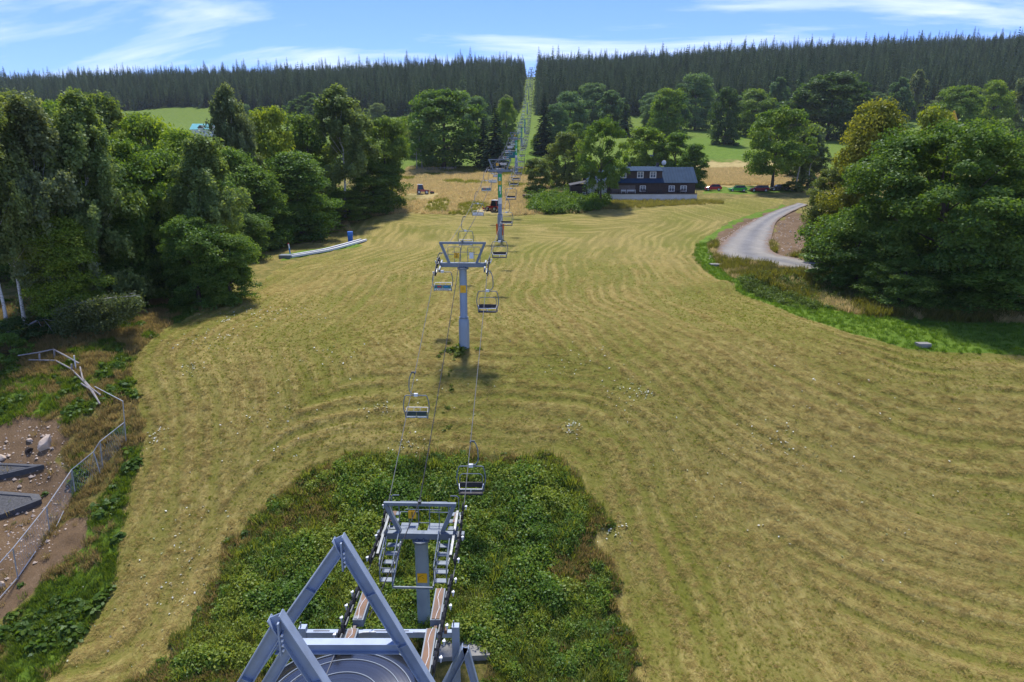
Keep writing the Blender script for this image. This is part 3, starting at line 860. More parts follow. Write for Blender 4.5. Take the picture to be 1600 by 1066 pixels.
# ---- valley station: two portal frames over the bullwheel
ST = empty('valley_station', (lift_x(21), 21, gz(lift_x(21), 21)), 0, 'steel valley station with two A-frames over a brushed bullwheel', 'lift station')
SO = Vector(ST.location)
def sl(v): return Vector(v) - SO
def gleg(p, q):
    """carry the line p->q down to the land"""
    p, q = Vector(p), Vector(q); d = q - p
    for i in range(400):
        r = p + d * (1 + i * 0.02)
        if r.z < gz(r.x, r.y) - 0.2: return r
    return r
def portal(apex_px, left_px, right_px, Yf):
    A = atY(*apex_px, Yf); Lp = gleg(A, atY(*left_px, Yf)); Rp = gleg(A, atY(*right_px, Yf))
    for e, nm in ((Lp, -1), (Rp, 1)):
        m = MB(); m.ibeam(sl(A) + Vector((0, nm * 0.004, 0)) - (e - A).normalized() * (0.30 if nm > 0 else -0.16), sl(e), 0.36 - 0.006 * nm, 0.42, 0.035, (1, 0, 0))
        b_ = m.build('portal_leg', M_BEAM, ST)
        d = (e - A)
        Ld = d.length
        for q in (2.2, 4.6, 7.2, 9.6, 12.0):
            if q < Ld - 0.5:
                m = MB(); c = sl(A) + d.normalized() * q
                dd, ss, uu = MB.frame(d, (1, 0, 0))
                m.bar(c - uu * 0.172, c + uu * 0.172, 0.30, 0.025, dd)
                m.build('stiffener', M_BEAM, b_)
    m = MB(); m.box(sl(A) + Vector((0, 0, -0.42)), (0.05, 0.44, 1.1)); pl = m.build('apex_plate', M_BEAM, ST)
    for q in range(4):
        m = MB(); m.cyl(sl(A) + Vector((0.1, -0.2, -0.24 - q * 0.17)), sl(A) + Vector((0.1, -0.26, -0.24 - q * 0.17)), 0.035, None, 6)
        m.build('bolt', M_WHITE, pl)
    return A, Lp, Rp
YA, YB = 21.4, 17.1
A1, A1L, A1R = portal((535, 850), (383, 1066), (667, 1066), YA)
B1, B1L, B1R = portal((438, 974), (378, 1075), (505, 1075), YB)
def on(a, b, z):
    t_ = (z - a.z) / (b.z - a.z); return a.lerp(b, t_)
zt = atY(550, 1010, YA).z
m = MB(); m.ibeam(sl(on(A1, A1L, zt)) + Vector((0.2, 0, 0)), sl(on(A1, A1R, zt)) - Vector((0.2, 0, 0)), 0.36, 0.42, 0.035); m.build('tie_beam', M_BEAM, ST)
zt2 = B1.z - (A1.z - zt)
m = MB(); m.ibeam(sl(on(B1, B1L, zt2)) + Vector((0.2, 0, 0)), sl(on(B1, B1R, zt2)) - Vector((0.2, 0, 0)), 0.36, 0.42, 0.035); m.build('tie_beam', M_BEAM, ST)
# inner chord under the near frame's left leg
_d = (B1L - B1).normalized()
m = MB(); p0 = B1 + Vector((0.14, 0, -0.92)); m.ibeam(sl(p0), sl(p0 + _d * 6.4), 0.3, 0.34, 0.03, (1, 0, 0)); m.build('inner_chord', M_BEAM, ST)
# purlin rails joining the two frames on each slope
for (a, al), (b, bl) in (((A1, A1L), (B1, B1L)), ((A1, A1R), (B1, B1R))):
    zc = STATION_Z - 1.2
    m = MB(); m.ibeam(sl(on(a, al, zc)), sl(on(b, bl, zc)), 0.22, 0.3, 0.03); m.build('side_rail', M_BEAM, ST)
# bullwheel: brushed disc with raised rings, on a shaft
BC = Vector((-6.45, 20.9, STATION_Z - 0.1))
tt_ = NT('brushed_metal'); oc = tt_.n('ShaderNodeTexCoord').outputs['Object']
sx_ = tt_.n('ShaderNodeSeparateXYZ'); tt_.l(oc, sx_.inputs[0])
rad = tt_.math('SQRT', tt_.math('ADD', tt_.math('MULTIPLY', sx_.outputs[0], sx_.outputs[0]), tt_.math('MULTIPLY', sx_.outputs[1], sx_.outputs[1])))
cx_ = tt_.n('ShaderNodeCombineXYZ'); tt_.l(rad, cx_.inputs[0])
gr = tt_.noise(9.0, 6, 0.7, cx_.outputs[0])
b_ = tt_.bsdf(tt_.ramp(gr, [(0.3, (0.11, 0.11, 0.112)), (0.7, (0.22, 0.22, 0.215))]), 0.26, 0.95, tt_.bump(gr, 0.12, 0.02))
b_.inputs['Anisotropic'].default_value = 0.75
tg = tt_.n('ShaderNodeTangent', direction_type='RADIAL', axis='Z'); tt_.l(tg.outputs[0], b_.inputs['Tangent'])
M_BRUSH = tt_.m
m = MB(); m.lathe([(3.32, -0.35), (3.32, -0.06), (2.80, 0.0), (2.34, 0.04), (1.6, 0.10), (0.8, 0.2), (0.35, 0.25), (0.0, 0.25)], 96)
o = m.build('bullwheel', M_BRUSH, ST, smooth=True); o.location = BC - SO
for r_, z_ in ((3.32, -0.05), (2.78, 0.02), (2.34, 0.05), (1.55, 0.12)):
    m = MB(); m.tube([(r_ * math.cos(2 * math.pi * i / 72), r_ * math.sin(2 * math.pi * i / 72), z_) for i in range(73)], 0.026, 6, False)
    q = m.build('ring', M_STEEL, o); 
m = MB(); m.cyl((0, 0, -6.4), (0, 0, -0.3), 0.45, None, 16); q = m.build('shaft', M_POLE, ST); q.location = BC - SO
# crossbar that carries the entry sheave trains
YC = 25.2
cl, crt = atY(474, 990, YC), atY(712, 990, YC)
cl.z = crt.z = (cl.z + crt.z) / 2
m = MB(); m.bar(sl(cl), sl(crt), 0.22, 0.26); cb = m.build('crossbar', M_BEAM, ST)
m = MB()
for fx in (0.12, 0.3, 0.52, 0.64, 0.86): 
    c = sl(cl.lerp(crt, fx)); m.box(c + Vector((0, 0, 0.135)), (0.7, 0.05, 0.012))
m.build('slot', M_BLACK, cb)
for e, hh in ((cl, 0.35), (crt, 0.42)):
    gg = gz(e.x, e.y) - 0.2
    m = MB(); m.bar((sl(e).x, sl(e).y + 0.003, e.z + hh - SO.z), (sl(e).x, sl(e).y + 0.003, gg - SO.z), 0.31, 0.31, (0, 1, 0)); m.build('post', M_BEAM, ST)
    m = MB(); m.cyl((sl(e).x - 0.08, sl(e).y, e.z + hh - SO.z), (sl(e).x - 0.08, sl(e).y, e.z + hh + 0.22 - SO.z), 0.03, None, 6); m.build('bolt', M_STEEL, ST)
# inclined braces at the right-hand post
ap = atY(727, 1012, YC - 0.5)
for qx, wd in (((694, 1075), 0.42), ((744, 1075), 0.24)):
    e = gleg(ap, atY(*qx, YC - 0.5))
    m = MB(); m.ibeam(sl(ap), sl(e), wd, 0.3, 0.03, (1, 0, 0)); m.build('brace', M_BEAM, ST)
# entry sheave trains with plank tops
for s in (-1, 1):
    xr = lambda Y: lift_x(Y) + s * GAUGE
    for (ya, yb) in ((22.3, 24.9), (25.45, 27.7)):
        if s < 0 and ya < 23: ya = 23.6
        xi = xr((ya + yb) / 2) - s * 0.42
        zb = STATION_Z - 0.02
        m = MB(); m.box(sl((xi, (ya + yb) / 2, zb - 0.03)), (0.46, yb - ya, 0.34)); sb = m.build('sheave_beam', M_STEEL, ST)
        m = MB(); m.box(sl((xi, (ya + yb) / 2, zb + 0.155)), (0.34, yb - ya - 0.1, 0.035)); m.build('plank', M_RUST, sb)
        m = MB(); m.tube([sl((xi + s * (0.0, 0.03, 0.09, 0.04, -0.05, -0.02, 0.06)[j], ya + (yb - ya) * j / 6, zb + 0.19)) for j in range(7)], 0.013, 5); m.build('signal_wire', M_WHITE, sb)
        nn = int((yb - ya + 0.5) / 0.48)
        for i in range(nn + 1):
            yq = ya + 0.2 + (yb - ya + 0.25) * i / nn
            inst('sheave', ME_SHEAVE, ST, sl((xr(yq), yq, rope_at(yq) + 0.26)))
            if i < nn:
                yq2 = yq + (yb - ya + 0.25) / nn
                if i % 2 == 0:
                    m = MB(); m.bar(sl((xr(yq) - s * 0.1, yq, rope_at(yq) + 0.27)), sl((xr(yq2) - s * 0.1, yq2, rope_at(yq2) + 0.27)), 0.05, 0.14); m.build('rocker', M_WHEEL, ST)
            if i % 2: inst('rope_catcher', ME_CATCH, ST, sl((xr(yq) + s * 0.2, yq, rope_at(yq) + 0.22)))
    for fx in (-0.35, 0.1):
        m = MB(); m.box(sl((xr(YC) + s * fx, YC, cl.z + 0.2)), (0.12, 0.34, 0.18)); m.build('clamp', M_RUST, ST)
    m = MB(); m.tube([sl((xr(YC) - s * 1.3, YC - 0.1, cl.z + 0.16)), sl((xr(YC) - s * 0.8, YC - 0.2, cl.z + 0.22)), sl((xr(YC) - s * 0.3, YC - 0.25, cl.z + 0.14)), sl((xr(YC) - s * 0.4, YC - 0.9, cl.z + 0.24))], 0.022, 5); m.build('signal_wire', M_WHITE, ST)
# concrete pad by the first tower
c = G(722, 1008)
m = MB(); m.box((0, 0, 0), (2.9, 1.9, 1.0)); o = m.build('concrete_pad', M_CONC); o.location = (c.x, c.y, c.z - 0.28); o.rotation_euler = (R(6), 0, R(4))
tag(o, 'weathered concrete footing block sunk in the grass beside the station', 'concrete pad')
# ------------------------------------------------------------------ trees
def foliage_mat(name, trans=0.30, spread=0.38, rnd=0.0, glow=(1.25, 1.22, 0.45), gloss=0.02):
    t = NT(name)
    oc = t.n('ShaderNodeObjectInfo')
    tone = t.attr('tone').outputs['Fac']
    base = oc.outputs['Color']
    h = t.n('ShaderNodeHueSaturation'); t.l(base, h.inputs['Color'])
    t.l(t.math('ADD', t.math('MULTIPLY', tone, -0.045), 0.5225), h.inputs['Hue'])
    val = t.math('ADD', t.math('MULTIPLY', tone, 2 * spread), 1 - spread)
    if rnd: val = t.math('MULTIPLY', val, t.math('ADD', t.math('MULTIPLY', oc.outputs['Random'], 2 * rnd), 1 - rnd))
    t.l(val, h.inputs['Value'])
    d = t.n('ShaderNodeBsdfDiffuse'); tr = t.n('ShaderNodeBsdfTranslucent'); g = t.n('ShaderNodeBsdfGlossy')
    t.l(h.outputs[0], d.inputs[0])
    yl = t.mix(1.0, h.outputs[0], glow, 'MULTIPLY'); t.l(yl, tr.inputs[0])
    g.inputs['Roughness'].default_value = 0.45; g.inputs[0].default_value = (0.6, 0.7, 0.7, 1)
    m1 = t.n('ShaderNodeMixShader'); m1.inputs[0].default_value = trans; t.l(d.outputs[0], m1.inputs[1]); t.l(tr.outputs[0], m1.inputs[2])
    m2 = t.n('ShaderNodeMixShader'); m2.inputs[0].default_value = gloss; t.l(m1.outputs[0], m2.inputs[1]); t.l(g.outputs[0], m2.inputs[2])
    t.l(m2.outputs[0], t.out.inputs[0])
    return t.m
M_LEAF = foliage_mat('foliage', 0.50, 0.36)
M_DRYG = foliage_mat('dry_grass', 0.50, 0.26, 0.12, (1.0, 0.97, 0.85), 0.0)
M_NEEDLE = foliage_mat('needles', 0.22, 0.40, 0.22, (1.1, 1.1, 0.7), 0.0)
M_BARK = pm('bark', (0.085, 0.065, 0.048), 0.9, 0, 0.35, 3, 0.6)
def birch_bark():
    t = NT('birch_bark'); oc = t.n('ShaderNodeTexCoord').outputs['Object']
    mp_ = t.n('ShaderNodeMapping'); t.l(oc, mp_.inputs[0]); mp_.inputs['Scale'].default_value = (2.5, 2.5, 5.0)
    f = t.noise(1.6, 6, 0.7, mp_.outputs[0], 0.5)
    t.bsdf(t.ramp(f, [(0.36, (0.03, 0.028, 0.025)), (0.46, (0.55, 0.53, 0.50)), (0.8, (0.72, 0.71, 0.69))]), 0.75)
    return t.m
M_BIRCH = birch_bark()

def unit(v): return v / (np.linalg.norm(v, axis=1, keepdims=True) + 1e-9)
def leaf_quads(P, N, size, aspect, rng, droop=0.0):
    n = len(P)
    a = rng.normal(size=(n, 3)); a[:, 2] -= droop
    T = unit(a - N * np.sum(a * N, 1, keepdims=True)); B = np.cross(N, T)
    L = (size * aspect)[:, None]; W = size[:, None] * 0.5
    V = np.empty((n, 4, 3))
    V[:, 0] = P - T * L * 0.5; V[:, 1] = P + B * W + N * W * 0.18; V[:, 2] = P + T * L * 0.5; V[:, 3] = P - B * W + N * W * 0.18
    return V.reshape(-1, 3), np.arange(4 * n).reshape(n, 4)
def rdir(n, rng): return unit(rng.normal(size=(n, 3)))

def crown_mesh(name, P, N, S, tone, mat, rng, aspect=1.4, droop=0.0):
    V, Q = leaf_quads(P, N, S, aspect, rng, droop)
    return np_mesh(name, V, Q, mat, {'tone': ('FACE', 'FLOAT', np.clip(tone, 0, 1))})

def limbs(m, path, r0, targets, rng, n=6):
    """trunk along a path, limbs towards clump centres"""
    k = len(path)
    m.tube(path, [r0 * (1 - 0.85 * i / (k - 1)) * (1.35 if i == 0 else 1) for i in range(k)], n)
    for c in targets:
        h = min(max(0.2, (c[2] - path[0][2]) * 0.62 / (path[-1][2] - path[0][2] + 1e-6)), 0.9)
        i = h * (k - 1); a = int(i); f = i - a
        p = Vector(path[a]).lerp(Vector(path[min(a + 1, k - 1)]), f); c = Vector(c)
        mid = p.lerp(c, 0.5) + Vector((0, 0, -0.06 * (c - p).length))
        m.tube([p, mid, c], [r0 * 0.34 * (1 - h * 0.6), r0 * 0.2 * (1 - h * 0.5), r0 * 0.06], 5)

VAR = {}
def broadleaf(key, seed, H=16.0, D=12.0, base=0.16, nc=95, per=190, leaf=0.36, top=1.0, clump=0.21, bark=None, open_=0.0, skirt=0.25, jit=0.6):
    """skirt: how far the crown draws in towards its foot (0 = full width down to the ground)"""
    rng = np.random.default_rng(seed)
    zb, zt = H * base, H
    hz = (zt - zb)
    zf = rng.uniform(0.0, 0.97, nc) ** 0.9                      # 0 foot, 1 top
    zm = 0.38
    prof = np.where(zf > zm, np.sqrt(np.clip(1 - ((zf - zm) / (1 - zm)) ** (2.0 / max(top, 0.3) if top > 1 else 2.2), 0, 1)), 1 - skirt * ((zm - zf) / zm) ** 2)
    th = rng.random(nc) * 6.283
    lob = 1 + 0.15 * np.sin(3 * th + seed) + 0.12 * np.sin(2 * th + 7 * zf + seed * 2) + rng.normal(size=nc) * 0.05
    rr0 = rng.uniform(0.12, 1.0, nc) ** 0.5 * 0.88
    rx = D / 2
    C = np.stack([np.cos(th) * rr0 * prof * lob * rx, np.sin(th) * rr0 * prof * lob * rx, zb + zf * hz * 0.94], 1)
    if open_: C = C[rng.random(nc) > open_]
    nc = len(C)
    rc = rng.uniform(0.45, 1.35, nc) * clump * rx * np.sqrt(H / D if H > D else 1.0)
    cn = np.repeat(np.arange(nc), per)
    dd = rdir(len(cn), rng); dd[:, 2] = np.where(dd[:, 2] < -0.42, -dd[:, 2] * 0.5, dd[:, 2]); dd = unit(dd)
    rr_ = rng.uniform(0.3, 1.12, len(cn)) ** 0.65
    sq = rng.uniform(0.7, 1.4, (nc, 3)) * np.array([1.08, 1.08, 0.80])
    P = C[cn] + dd * (rr_ * rc[cn])[:, None] * sq[cn] + rng.normal(size=(len(cn), 3)) * leaf * 0.35
    P[:, 2] = np.maximum(P[:, 2], 0.05)
    cen = np.stack([np.zeros(len(P)), np.zeros(len(P)), np.full(len(P), zb + 0.35 * hz)], 1)
    outw = unit((P - cen) / np.array([rx, rx, hz * 0.6]))
    N = unit(dd * 0.55 + outw * 0.35 + np.array([0, 0, 0.30]) + rng.normal(size=P.shape) * jit)
    S = leaf * rng.uniform(0.6, 1.35, len(P))
    tone = 0.5 + 0.55 * (rng.random(nc)[cn] - 0.5) + 0.6 * (rng.random(len(P)) - 0.5)
    cm = crown_mesh('crown', P, N, S, tone, M_LEAF, rng)
    m = MB()
    pr = random.Random(seed)
    path = [(pr.uniform(-0.15, 0.15) * i, pr.uniform(-0.15, 0.15) * i, H * 0.82 * i / 6) for i in range(7)]; path[0] = (0, 0, -0.4)
    sel = list(range(0, nc, max(1, nc // 16)))
    limbs(m, path, H * 0.021, [tuple(C[i]) for i in sel], pr)
    VAR[key] = (m.mesh('trunk', bark or M_BARK, True), cm, H, D)

def birch(key, seed, H=20.0, D=8.0, base=0.12, ns=560, per=46, leaf=0.24, clear=0.0):
    """weeping crown: leaves strung along hanging shoots"""
    rng = np.random.default_rng(seed)
    rx = D / 2
    nb = 60
    zb = H * (base + (0.97 - base) * np.sort(rng.random(nb)) ** 0.85)
    prof = np.interp(zb / H, [base, base + 0.15, 0.5, 0.75, 0.9, 1.0], [0.7, 0.95, 1.0, 0.72, 0.42, 0.12])
    th = rng.random(nb) * 6.283
    L = rx * prof * rng.uniform(0.55, 1.1, nb)
    bi = rng.integers(0, nb, ns); t_ = rng.uniform(0.25, 1.0, ns)
    S0 = np.stack([np.cos(th[bi]) * L[bi] * t_, np.sin(th[bi]) * L[bi] * t_, zb[bi] + L[bi] * (0.55 * t_ - 0.42 * t_ ** 2)], 1) + rng.normal(size=(ns, 3)) * np.array([0.45, 0.45, 0.3])
    ln = rng.uniform(0.7, 2.3, ns) * (H / 20)
    si = np.repeat(np.arange(ns), per); u = rng.random(len(si))
    P = S0[si] + np.stack([np.zeros(len(si)), np.zeros(len(si)), -u * ln[si]], 1) + rng.normal(size=(len(si), 3)) * np.array([0.19, 0.19, 0.12])
    P[:, :2] *= (1 + 0.10 * u)[:, None]
    out = np.stack([P[:, 0], P[:, 1], np.full(len(P), 0.6 * rx)], 1)
    N = unit(unit(out) * 0.8 + rng.normal(size=P.shape) * 0.5)
    tone = 0.5 + 0.55 * (rng.random(ns)[si] - 0.5) + 0.5 * (rng.random(len(P)) - 0.5)
    keep = P[:, 2] > H * clear
    P, N, tone = P[keep], N[keep], tone[keep]
    cm = crown_mesh('crown', P, N, leaf * rng.uniform(0.7, 1.3, len(P)), tone, M_LEAF, rng, 1.5, 1.2)
    m = MB(); pr = random.Random(seed)
    path = [(pr.uniform(-0.12, 0.12) * i, pr.uniform(-0.12, 0.12) * i, H * 0.93 * i / 7) for i in range(8)]; path[0] = (0, 0, -0.4)
    tg_ = [(math.cos(th[i]) * L[i] * 0.8, math.sin(th[i]) * L[i] * 0.8, zb[i] + L[i] * 0.2) for i in range(0, nb, 4)]
    limbs(m, path, 0.155 * H / 20, tg_, pr, 8)
    VAR[key] = (m.mesh('trunk', M_BIRCH, True), cm, H, D)

def spruce(key, seed, H=26.0, D=7.5, tiers=26, nbr=8, seg=4, leaf=0.9, base=0.06, mat=None, droop=0.32, power=0.92, ragged=0.25, bias=0.0):
    rng = np.random.default_rng(seed)
    P = []; N = []; S = []; tn = []
    for i in range(tiers):
        f = i / (tiers - 1)
        z = H * (base + (0.985 - base) * f)
        L0 = D / 2 * (1 - f) ** power + 0.12
        nb_ = max(3, int(nbr * (0.55 + 0.45 * (1 - f))))
        a0 = rng.random() * 6.28
        for k in range(nb_):
            a = a0 + 6.283 * k / nb_ + rng.uniform(-0.25, 0.25)
            L = L0 * rng.uniform(1 - ragged, 1 + ragged * 0.5)
            tb = rng.random()
            for j in range(seg):
                t_ = (j + rng.uniform(0.35, 1.0)) / seg
                for w_ in ((-1, 1) if seg > 2 else (0,)):
                    da = w_ * 0.16 * (1 - t_ * 0.6)
                    P.append((math.cos(a + da) * L * t_, math.sin(a + da) * L * t_, z - droop * L * t_ ** 1.3 + rng.uniform(-0.1, 0.1)))
                    N.append((math.cos(a) * 0.55 + rng.normal() * 0.25, math.sin(a) * 0.55 + rng.normal() * 0.25, 0.85))
                    S.append(leaf * (0.45 + 0.75 * (1 - f)) * rng.uniform(0.7, 1.2))
                    tn.append(0.5 + bias + 0.5 * (tb - 0.5) + 0.4 * (rng.random() - 0.5))
    P.append((0, 0, H)); N.append((1, 0, 0.1)); S.append(leaf * 0.35); tn.append(0.5)
    P = np.array(P); N = unit(np.array(N)); S = np.array(S)
    # needles sprays point outward and down
    n = len(P)
    a = np.stack([P[:, 0], P[:, 1], -0.5 * np.hypot(P[:, 0], P[:, 1]) - 0.05], 1) + rng.normal(size=(n, 3)) * 0.2
    T = unit(a - N * np.sum(a * N, 1, keepdims=True)); B = np.cross(N, T)
    Lh = (S * 0.85)[:, None]; W = (S * 0.42)[:, None]
    V = np.empty((n, 4, 3)); V[:, 0] = P - T * Lh; V[:, 1] = P + B * W; V[:, 2] = P + T * Lh; V[:, 3] = P - B * W
    cm = np_mesh('crown', V.reshape(-1, 3), np.arange(4 * n).reshape(n, 4), mat or M_NEEDLE, {'tone': ('FACE', 'FLOAT', np.clip(np.array(tn), 0, 1))})
    m = MB(); m.cyl((0, 0, -0.5), (0, 0, H * 0.96), H * 0.0125, 0.02, 6, False)
    VAR[key] = (m.mesh('trunk', M_BARK, True), cm, H, D)

# near kinds, leaf by leaf
broadleaf('ash', 21, 20, 21, 0.03, 250, 620, 0.20, 0.9, 0.145, skirt=0.35, open_=0.04)
broadleaf('near_round', 31, 15, 10.5, 0.0, 170, 270, 0.20, 0.9, 0.175, skirt=0.15)
broadleaf('near_tall', 37, 18, 9.5, 0.0, 180, 260, 0.21, 1.3, 0.19, skirt=0.2)
birch('birch_a', 41, 21, 7.6, 0.30, 620, 64, 0.20, 0.30)
birch('birch_b', 47, 20, 8.6, 0.04, 660, 64, 0.20)
birch('birch_c', 53, 22, 10.5, 0.02, 760, 62, 0.22)
broadleaf('shrub', 59, 4.5, 5.2, 0.0, 50, 210, 0.17, 0.6, 0.26, skirt=0.0)
# kinds farther off
broadleaf('round_a', 61, 17, 14, 0.02, 130, 190, 0.34, 0.8, 0.19, skirt=0.25)
broadleaf('round_b', 67, 16, 12, 0.0, 120, 190, 0.32, 1.0, 0.20, skirt=0.2)
broadleaf('tall_a', 71, 20, 11, 0.0, 130, 180, 0.34, 1.3, 0.20, skirt=0.2)
broadleaf('parkland', 73, 17, 17, 0.20, 130, 220, 0.30, 0.7, 0.15, open_=0.10, skirt=0.45)
broadleaf('small_a', 79, 8, 7, 0.02, 70, 170, 0.24, 0.8, 0.22)
birch('birch_far', 83, 20, 10, 0.03, 480, 40, 0.34)
spruce('spruce_near', 89, 25, 9.0, 34, 11, 6, 0.85, 0.0)
spruce('spruce_mid', 97, 25, 9.5, 30, 10, 5, 0.95, 0.0)
spruce('larch', 101, 22, 9.5, 44, 15, 8, 0.55, 0.04, M_LEAF, 0.05, 0.62, 0.6)
for q in range(7): spruce('forest_%d' % q, 111 + q, 20, (8.6, 7.4, 9.2, 8.0, 6.8, 8.4, 7.6)[q], 22, 9, 3, 0.82, 0.04 if q else 0.2, power=0.74, ragged=0.5, bias=(0.0, -0.3, 0.25, -0.12, 0.4, 0.1, -0.4)[q])
spruce('forest_edge', 131, 20, 7.4, 22, 9, 3, 0.85, 0.0, power=0.75, ragged=0.45)

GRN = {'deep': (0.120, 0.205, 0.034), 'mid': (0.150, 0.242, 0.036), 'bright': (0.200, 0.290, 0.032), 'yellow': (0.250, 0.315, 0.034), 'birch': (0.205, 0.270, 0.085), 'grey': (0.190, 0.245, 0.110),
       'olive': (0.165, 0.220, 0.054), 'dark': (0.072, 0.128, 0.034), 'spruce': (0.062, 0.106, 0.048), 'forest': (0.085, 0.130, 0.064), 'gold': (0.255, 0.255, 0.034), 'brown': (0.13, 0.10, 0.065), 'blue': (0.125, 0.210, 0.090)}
TR = random.Random(5)
def plant(kind, px, top_y, width, col, label, base_y=None, Y=None, name='broadleaf_tree', cat='tree', group=None, lean=0.0, low=0.0):
    tm, cm, H0, D0 = VAR[kind]
    p = G(px, base_y) if base_y is not None else None
    if p is None:
        p = atY(px, 300, Y); 
        for _ in range(6):                                    # settle the sight line on the land at that distance
            x_, y_, dep = proj((p.x, Y, gz(p.x, Y))); p = Vector(((px - CXP) / FPX * dep, Y, gz(p.x, Y)))
    dep = proj(p)[2]
    zt = atY(px, top_y, p.y).z
    Hh = max(zt - p.z, 1.0); Wd = width * dep / FPX
    return put_tree(kind, p, Hh, Wd, col, label, name, cat, group, lean, low)
def put_tree(kind, p, Hh, Wd, col, label, name='broadleaf_tree', cat='tree', group=None, lean=0.0, low=0.0):
    tm, cm, H0, D0 = VAR[kind]
    t = empty(name, (p.x, p.y, p.z - low), TR.uniform(0, 6.28), label, cat, group)
    t.scale = (Wd / D0, Wd / D0, (Hh + low) / H0)
    if lean: t.rotation_euler = (0, lean, 0)
    a = inst('trunk', tm, t); b = inst('crown', cm, t)
    c = GRN[col]; f = TR.uniform(0.93, 1.08); b.color = (c[0] * f * TR.uniform(0.95, 1.06), c[1] * f, c[2] * f, 1)
    return t
# ---- tree line on the left, near to far
LG = 'trees of the left-hand copse'
plant('birch_a', 14, 118, 120, 'birch', 'white-stemmed birch leaning over the end of the broken fence', base_y=528, name='birch_tree', group=LG)
plant('birch_a', 40, 142, 120, 'birch', 'upright birch behind the fallen tree, its white stem bare low down', base_y=512, name='birch_tree', group=LG)
plant('birch_b', 96, 140, 140, 'grey', 'tall grey-green birch above the fallen birch', Y=62, name='birch_tree', group=LG)
plant('birch_c', 165, 142, 150, 'birch', 'broad weeping birch just behind the fallen birch', Y=65, name='birch_tree', group=LG)
plant('near_tall', 122, 330, 110, 'bright', 'low bright green sapling under the birches by the fallen birch', Y=61, group=LG)
plant('near_round', 215, 205, 150, 'mid', 'leafy green tree between the weeping birch and the pale birch', Y=70, group=LG)
plant('near_round', 268, 225, 140, 'deep', 'dark round tree behind the low dark bush', Y=75, group=LG)
plant('birch_b', 338, 205, 118, 'birch', 'pale weeping birch above the low dark bush at the meadow corner', Y=72, name='birch_tree', group=LG)
plant('near_round', 312, 332, 112, 'deep', 'low dark green bush at the corner of the meadow', Y=67, name='bush', cat='bush', group=LG)
plant('near_round', 362, 360, 95, 'mid', 'leafy bush below the pale birch by the meadow edge', Y=68, name='bush', cat='bush', group=LG)
plant('near_tall', 300, 190, 100, 'bright', 'bright green tree behind the pale birch', Y=88, group=LG)
plant('tall_a', 60, 132, 130, 'olive', 'olive tree filling the back of the copse above the birches', Y=92, group=LG)
plant('round_b', 130, 150, 130, 'mid', 'mid green tree at the back of the copse', Y=95, group=LG)
plant('tall_a', 190, 135, 110, 'olive', 'olive tall tree at the back of the copse', Y=100, group=LG)
plant('round_a', 250, 175, 130, 'bright', 'round bright tree at the back of the copse', Y=98, group=LG)
plant('birch_c', 378, 133, 92, 'grey', 'tall slim grey-green birch rising above the copse', Y=112, name='birch_tree', group=LG)
plant('round_b', 432, 160, 96, 'yellow', 'yellow-green tree beside the tall slim birch', Y=122, group=LG)
plant('near_tall', 400, 250, 110, 'deep', 'dark green tree in the middle of the copse edge', Y=106, group=LG)
plant('birch_b', 455, 262, 90, 'bright', 'bright drooping tree on the edge of the copse', Y=118, name='birch_tree', group=LG)
plant('near_round', 424, 292, 100, 'mid', 'leafy tree at the meadow edge below the yellow-green tree', Y=112, group=LG)
plant('near_round', 490, 300, 84, 'bright', 'bright bush in front of the big weeping birch', Y=124, name='bush', cat='bush', group=LG)
plant('near_round', 384, 330, 84, 'deep', 'dark bush behind the blue and white marker post', Y=96, name='bush', cat='bush', group=LG)
plant('birch_c', 540, 134, 122, 'birch', 'big weeping birch near the end of the copse', Y=132, name='birch_tree', group=LG)
plant('near_round', 606, 178, 84, 'mid', 'dense green tree at the end of the copse beside the slope', Y=142, group=LG)
plant('near_round', 586, 252, 90, 'deep', 'dark bushy tree at the foot of the big weeping birch', Y=138, group=LG)
plant('near_round', 545, 296, 88, 'mid', 'green bush at the foot of the big weeping birch', Y=132, name='bush', cat='bush', group=LG)
plant('round_a', 490, 175, 110, 'deep', 'dark tree behind the big weeping birch', Y=140, group=LG)
plant('shrub', 458, 372, 56, 'bright', 'low bright weeds and shrub above the conveyor belt', Y=114, name='shrub', cat='shrub', group=LG, low=0.3)
plant('shrub', 520, 354, 50, 'bright', 'low green shrub uphill of the blue machine', Y=124, name='shrub', cat='shrub', group=LG, low=0.3)
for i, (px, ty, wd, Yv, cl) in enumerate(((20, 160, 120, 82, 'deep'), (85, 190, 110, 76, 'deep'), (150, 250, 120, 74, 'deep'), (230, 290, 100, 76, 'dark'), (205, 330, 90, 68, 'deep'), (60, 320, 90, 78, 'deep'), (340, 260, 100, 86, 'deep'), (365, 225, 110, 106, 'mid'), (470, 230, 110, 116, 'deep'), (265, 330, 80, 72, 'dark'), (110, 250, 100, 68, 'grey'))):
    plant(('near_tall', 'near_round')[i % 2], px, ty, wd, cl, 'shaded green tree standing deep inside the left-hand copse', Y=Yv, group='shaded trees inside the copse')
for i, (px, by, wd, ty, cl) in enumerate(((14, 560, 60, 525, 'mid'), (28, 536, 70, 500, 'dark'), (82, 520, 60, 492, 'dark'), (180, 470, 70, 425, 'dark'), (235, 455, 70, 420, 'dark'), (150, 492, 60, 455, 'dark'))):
    plant('shrub', px, ty, wd, cl, 'dark low undergrowth shrub at the shaded foot of the copse', base_y=by, name='shrub', cat='shrub', group='undergrowth shrubs along the copse', low=0.2)

